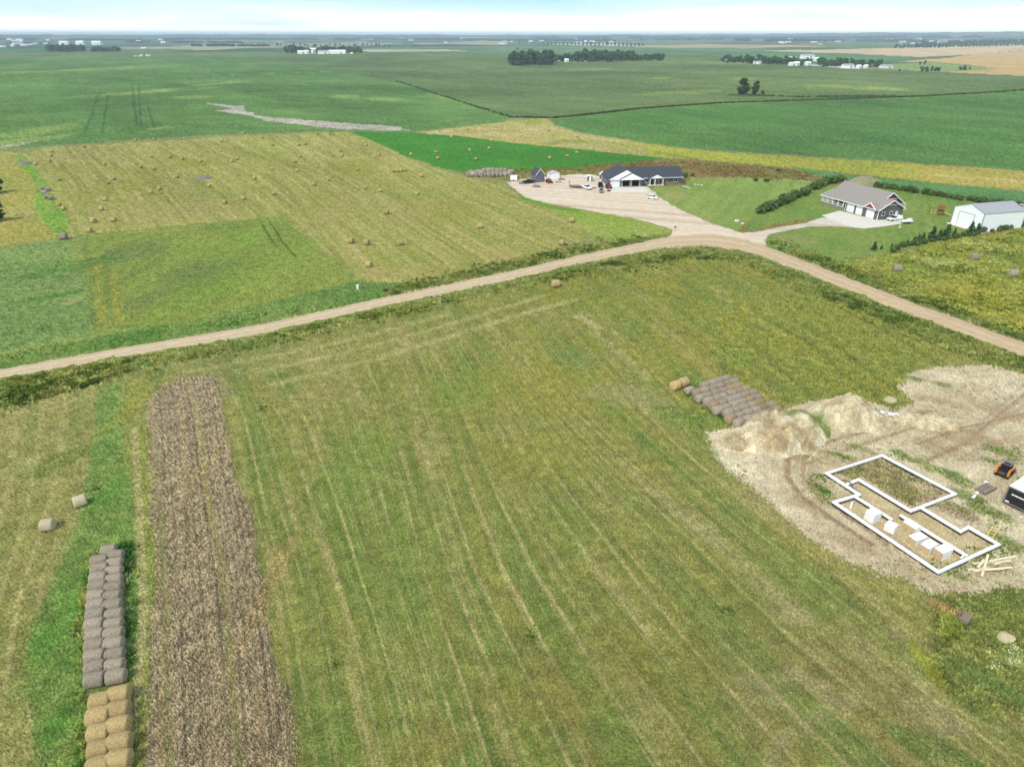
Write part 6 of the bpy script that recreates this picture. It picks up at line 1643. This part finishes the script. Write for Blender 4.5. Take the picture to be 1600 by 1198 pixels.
# foundation of foam blocks (pixel corners of the wall tops)
FZ = .48
def fpt(cx, cy): q = unp(1280 + cx / 5, 700 + cy / 5, FZ); return Vector((q[0], q[1], 0))
SEG = [((60, 192), (495, 52)), ((495, 52), (1065, 352)), ((1065, 352), (718, 485)), ((718, 485), (310, 240)), ((310, 240), (225, 275)), ((60, 192), (315, 358)), ((315, 358), (118, 418)), ((118, 418), (935, 962)), ((935, 962), (1405, 747)), ((1405, 747), (1170, 612)), ((1170, 612), (1108, 645)), ((1108, 645), (808, 465)), ((280, 372), (575, 555)), ((635, 518), (1160, 838))]
fc = fpt(700, 500)
fd = thing('house_foundation', 'white foam-block house foundation laid out on the bare dirt', 'foundation', fc)
for k, (p_, q_) in enumerate(SEG):
    a, b = fpt(*p_) - fc, fpt(*q_) - fc
    d = (b - a).normalized(); th = .31 if k < 12 else .27
    mb = MB(); e_ = d * (th / 2 if k < 12 else 0); dz_ = .0025 * k
    mb.bar(a - e_ + Vector((0, 0, FZ / 2 + .04 + dz_)), b + e_ + Vector((0, 0, FZ / 2 + .04 + dz_)), th, FZ - .08, 'foam')
    mb.bar(a - e_ * .99 + Vector((0, 0, .075)), b + e_ * .99 + Vector((0, 0, .075)), th + .05 + .002 * k, .34 + .002 * k, 'damp')
    mb.build('wall', fd)
tube('drain_hose', [(*(fpt(180, 250).xy), .5), (*(fpt(215, 262).xy), .62), (*(fpt(245, 275).xy), .55), (*(fpt(268, 292).xy), .15), (*(fpt(268, 310).xy), .06)], .06, 'black', 'black flexible pipe draped over the foundation wall', 'pipe')
def foam(cx, cy, w, d, h, rz, label, wrap=True, cat='foam blocks'):
    q = unp(1280 + cx / 5, 700 + cy / 5, 0)
    t = thing('foam_block_stack', label, cat, (q[0], q[1], 0), rz, 'stacks of foam blocks')
    mb = MB()
    n = 4
    for k in range(n): mb.box((random.uniform(-.02, .02), random.uniform(-.02, .02), h * (k + .5) / n), (w - .01 * (k % 2), d - .01 * (k % 2), h / n - .015), 'foam')
    mb.build('blocks', t)
    if wrap:
        mb = MB(); mb.box((0, -d / 2 - .03, h * .46), (w * .98, .05, h * .9), 'foam_tan'); mb.build('cardboard_side', t)
    return t
# axis of the house walls
ax = fpt(935, 962) - fpt(118, 418); WR = math.atan2(ax.y, ax.x)
foam(410, 560, 1.15, 1.3, 1.3, WR, 'tall white foam block stack nearest the left corner of the foundation', False)
foam(552, 640, 1.1, 1.1, .85, WR + .25, 'low broken white foam block stack, second from left in the foundation', False)
foam(715, 630, 1.6, 1.1, .75, WR, 'low foam stack with tan side beside the interior foundation wall')
foam(757, 735, 1.0, 1.75, .9, WR - .06, 'foam stack with tan side, left of the three close together')
foam(848, 790, 1.05, 1.65, .8, WR + .08, 'foam stack with tan side, middle of the three close together')
foam(952, 845, 1.05, 1.6, 1.15, WR - .03, 'foam stack with tan side, right of the three close together')
def plank(x0, y0, x1, y1, z, label, w=.24, m='lumber', group='lumber planks by the foundation', z2=None):
    a = unp(1280 + x0 / 5, 700 + y0 / 5, z); b = unp(1280 + x1 / 5, 700 + y1 / 5, z if z2 is None else z2)
    mb = MB(); c = (Vector(a) + Vector(b)) / 2
    mb.bar(Vector(a) - c, Vector(b) - c, w, .06, m); o = mb.build('lumber_plank'); o.location = c
    return tag(o, label, 'plank', group)
PL = [(1145, 945, 1335, 948), (1210, 960, 1420, 885), (1225, 962, 1535, 848), (1200, 900, 1500, 880), (1270, 998, 1320, 830), (1330, 945, 1510, 930), (1240, 930, 1290, 870), (1330, 880, 1540, 842), (1290, 950, 1440, 940)]
PD = ['lowest plank, flat to the left', 'plank slanting up through the middle', 'longest slanting plank', 'upper flat plank', 'plank standing across the pile', 'lower right flat plank', 'short steep plank at left', 'topmost right plank', 'short flat plank at the bottom']
for k, (q, dsc) in enumerate(zip(PL, PD)): plank(*q, .06 + .07 * k, f'cream lumber in the loose pile below the foundation, {dsc}')
plank(1200, 388, 1310, 258, .12, 'long white plank on the dirt between foundation and track loader', .3, 'foam', None)
plank(243, 470, 258, 420, .1, 'short white board inside the left corner of the foundation', .2, 'foam', None)
plank(1530, 755, 1605, 800, .08, 'thin pale board at the right edge above the lumber pile', .14, 'lumber', None)
plank(1105, 858, 1135, 835, .6, 'short white board leaning on the near right interior wall', .18, 'foam', None)
# wooden ladder over the trench
t = thing('ladder', 'short yellow wooden ladder leaning at the foundation corner', 'ladder', tuple(fpt(1348, 665)), 0)
u = (fpt(1372, 618) - fpt(1325, 680)); u.normalize(); nn = Vector((-u.y, u.x, 0))
mb = MB()
for s in (-1, 1): mb.bar(-u * 1.1 + nn * s * .28 + Vector((0, 0, .1)), u * 1.1 + nn * s * .28 + Vector((0, 0, .75)), .1, .07, 'ladderwood')
mb.build('rail', t)
for k in range(5): q = -u * .9 + u * 1.8 * k / 4; z = .16 + .53 * k / 4; mb = MB(); mb.bar(q - nn * .3 + Vector((0, 0, z)), q + nn * .3 + Vector((0, 0, z)), .08, .05, 'ladderwood'); mb.build('rung', t)
# white plastic sheet beside the mound
vs, fs = [], []
N = 16
for j in range(N + 1):
    for i in range(N + 1):
        x = (i / N - .5) * 4.6; y = (j / N - .5) * 2.0
        vs.append((x + .2 * random.random(), y + .2 * random.random(), .12 + .3 * float(fbm(np.array(x), np.array(y), .8, 4, 2))))
for j in range(N):
    for i in range(N):
        if vnoise(np.array(i * .6), np.array(j * .6), 66) > .40: a = j * (N + 1) + i; fs.append((a, a + 1, a + N + 2, a + N + 1))
mb = MB(); mb.add(vs, fs, 'foam'); o = mb.build('plastic_sheet', fix=False); o.location = G(1388, 651); o.rotation_euler = (0, 0, -.2)
tag(o, 'crumpled white plastic sheet on the dirt right of the steep mound', 'plastic sheet')
# compact track loader, seen from behind: local +x is its front
def track_loader(px, py, rz):
    t = thing('track_loader', 'orange and black compact track loader on the dirt', 'track loader', G(px, py), rz)
    t.scale = (.87, .87, .87)
    for s in (-1, 1):
        mb = MB(); y0, y1 = (.52, .92) if s > 0 else (-.92, -.52)
        mb.extr([(-1.25, .3), (-.95, .05), (.85, .05), (1.2, .32), (1.1, .6), (.2, .72), (-1.0, .66)], y0, y1, 'tyre', None, 'y'); k = mb.build('track', t, .03)
        mb = MB()
        for x in (-.8, -.3, .2, .7): mb.cyl((x, s * .90, .25), (x, s * .945, .25), .15, 'steel', 10)
        mb.cyl((.95, s * .90, .36), (.95, s * .945, .36), .2, 'steel', 10); mb.build('rollers', k)
    mb = MB(); mb.box((-.1, 0, .55), (2.1, 1.0, .5), 'black'); mb.build('chassis', t)
    mb = MB(); mb.box((-1.15, 0, 1.05), (.75, 1.3, .85), 'black', 0, None, (.85, .92)); mb.build('engine_cover', t, .06)
    mb = MB()
    for z in (.85, 1.0, 1.15): mb.box((-1.53, 0, z), (.04, .8, .06), 'steel')
    mb.build('grille', t)
    mb = MB(); mb.box((.15, 0, 1.42), (1.25, .98, 1.2), 'glass', 0, None, (.92, .95)); mb.build('cab', t, .04)
    mb = MB(); mb.box((.1, 0, 2.07), (1.4, 1.08, .1), 'steel'); mb.box((-.2, 0, 2.13), (.6, .8, .06), 'black')
    for x in (-.45, .72):
        for s in (-1, 1): mb.box((x, s * .5, 1.45), (.1, .1, 1.2), 'black')
    mb.build('cab_frame', t)
    for s in (-1, 1):
        mb = MB(); y = s * .78
        mb.bar((-1.35, y, 1.0), (-1.25, y, 1.72), .24, .42, 'orange'); mb.bar((-1.35, y, 1.62), (.9, y, 1.35), .2, .3, 'orange'); mb.bar((.85, y, 1.45), (1.65, y, .45), .18, .26, 'orange'); mb.build('lift_arm', t)
        mb = MB(); mb.box((-1.15, s * .72, .92), (.62, .36, .5), 'orange'); mb.build('side_panel', t, .05)
        mb = MB(); mb.box((-1.47, s * .55, 1.28), (.04, .14, .1), 'tail'); mb.build('tail_light', t)
    mb = MB(); mb.extr([(1.55, .1), (2.3, .06), (2.35, .12), (1.72, .2), (1.7, .8), (1.6, .8)], -.95, .95, 'steel', None, 'y'); mb.build('bucket', t)
    return t
track_loader(1568, 742, rad(38))
# enclosed trailer at the right edge
a, b = G(1565, 787), G(1587, 797.5)
d = (b - a); rz = math.atan2(d.y, d.x); TW = 2.5
t = thing('enclosed_trailer', 'black enclosed cargo trailer with white roof at the right edge', 'trailer', a + d.normalized() * TW / 2, rz)
TL, T0, TH = 6.4, .45, 2.2
mb = MB(); mb.box((0, TL / 2, T0 + TH / 2), (TW, TL, TH), 'black'); mb.build('box', t, .05)
mb = MB(); mb.box((0, TL / 2, T0 + TH + .05), (TW - .06, TL - .04, .1), 'white'); mb.build('roof', t, .03)
mb = MB()
for s in (-1, 1): mb.box((s * (TW / 2 - .06), -.03, T0 + TH / 2), (.14, .08, TH), 'steel')
mb.box((0, -.03, T0 + TH - .06), (TW - .3, .08, .14), 'steel'); mb.box((0, -.03, T0 + .06), (TW - .3, .08, .14), 'steel'); mb.build('frame', t)
mb = MB(); mb.box((0, -.02, T0 + TH / 2), (TW - .34, .05, TH - .32), 'dark'); dr = mb.build('ramp_door', t)
mb = MB()
for k in range(9): mb.box((-.62 + k * .15, -.055, T0 + TH * .62), (.10, .02, .16 if k % 3 else .2), 'trim')
mb.box((0, -.052, T0 + TH * .62), (1.3, .014, .06), 'trim'); mb.build('lettering', dr)
mb = MB(); mb.box((-TW / 2 + .4, -.06, T0 + .25), (.4, .03, .16), 'trim'); mb.build('licence_plate', t)
for y in (2.6, 3.5):
    for s in (-1, 1): mb = MB(); mb.cyl((s * (TW / 2 - .02), y, .36), (s * (TW / 2 + .2), y, .36), .36, 'tyre', 16); q = mb.build('wheel', t); mb = MB(); mb.cyl((s * (TW / 2 + .19), y, .36), (s * (TW / 2 + .22), y, .36), .2, 'steel', 12); mb.build('rim', q)
for s in (-1, 1): mb = MB(); mb.box((s * (TW / 2 + .12), 3.05, .8), (.26, 2.1, .08), 'trim'); mb.box((s * (TW / 2 + .12), 2.0, .62), (.26, .08, .4), 'trim'); mb.build('fender', t)
mb = MB(); mb.bar((TW / 2 - .2, -.1, T0), (TW / 2 - .05, -.75, .1), .06, .06, 'steel'); mb.box((TW / 2 - .05, -.78, .06), (.24, .24, .1), 'trim'); mb.build('stabiliser_jack', t)

# ------------------------------------------------------------------ haze: even air round everything
mb = MB(); mb.box((0, 0, 47), (64000, 64000, 134), 'white'); hz = mb.build('haze', fix=True)
hz['kind'] = 'stuff'
hm = bpy.data.materials.new('haze_air'); hm.use_nodes = True
nt = hm.node_tree; nt.nodes.clear()
vo = nt.nodes.new('ShaderNodeVolumePrincipled'); ou = nt.nodes.new('ShaderNodeOutputMaterial')
vo.inputs['Color'].default_value = (.72, .89, 1.0, 1); vo.inputs['Density'].default_value = 9e-5; vo.inputs['Anisotropy'].default_value = -.25
nt.links.new(vo.outputs[0], ou.inputs['Volume'])
hz.data.materials.clear(); hz.data.materials.append(hm)
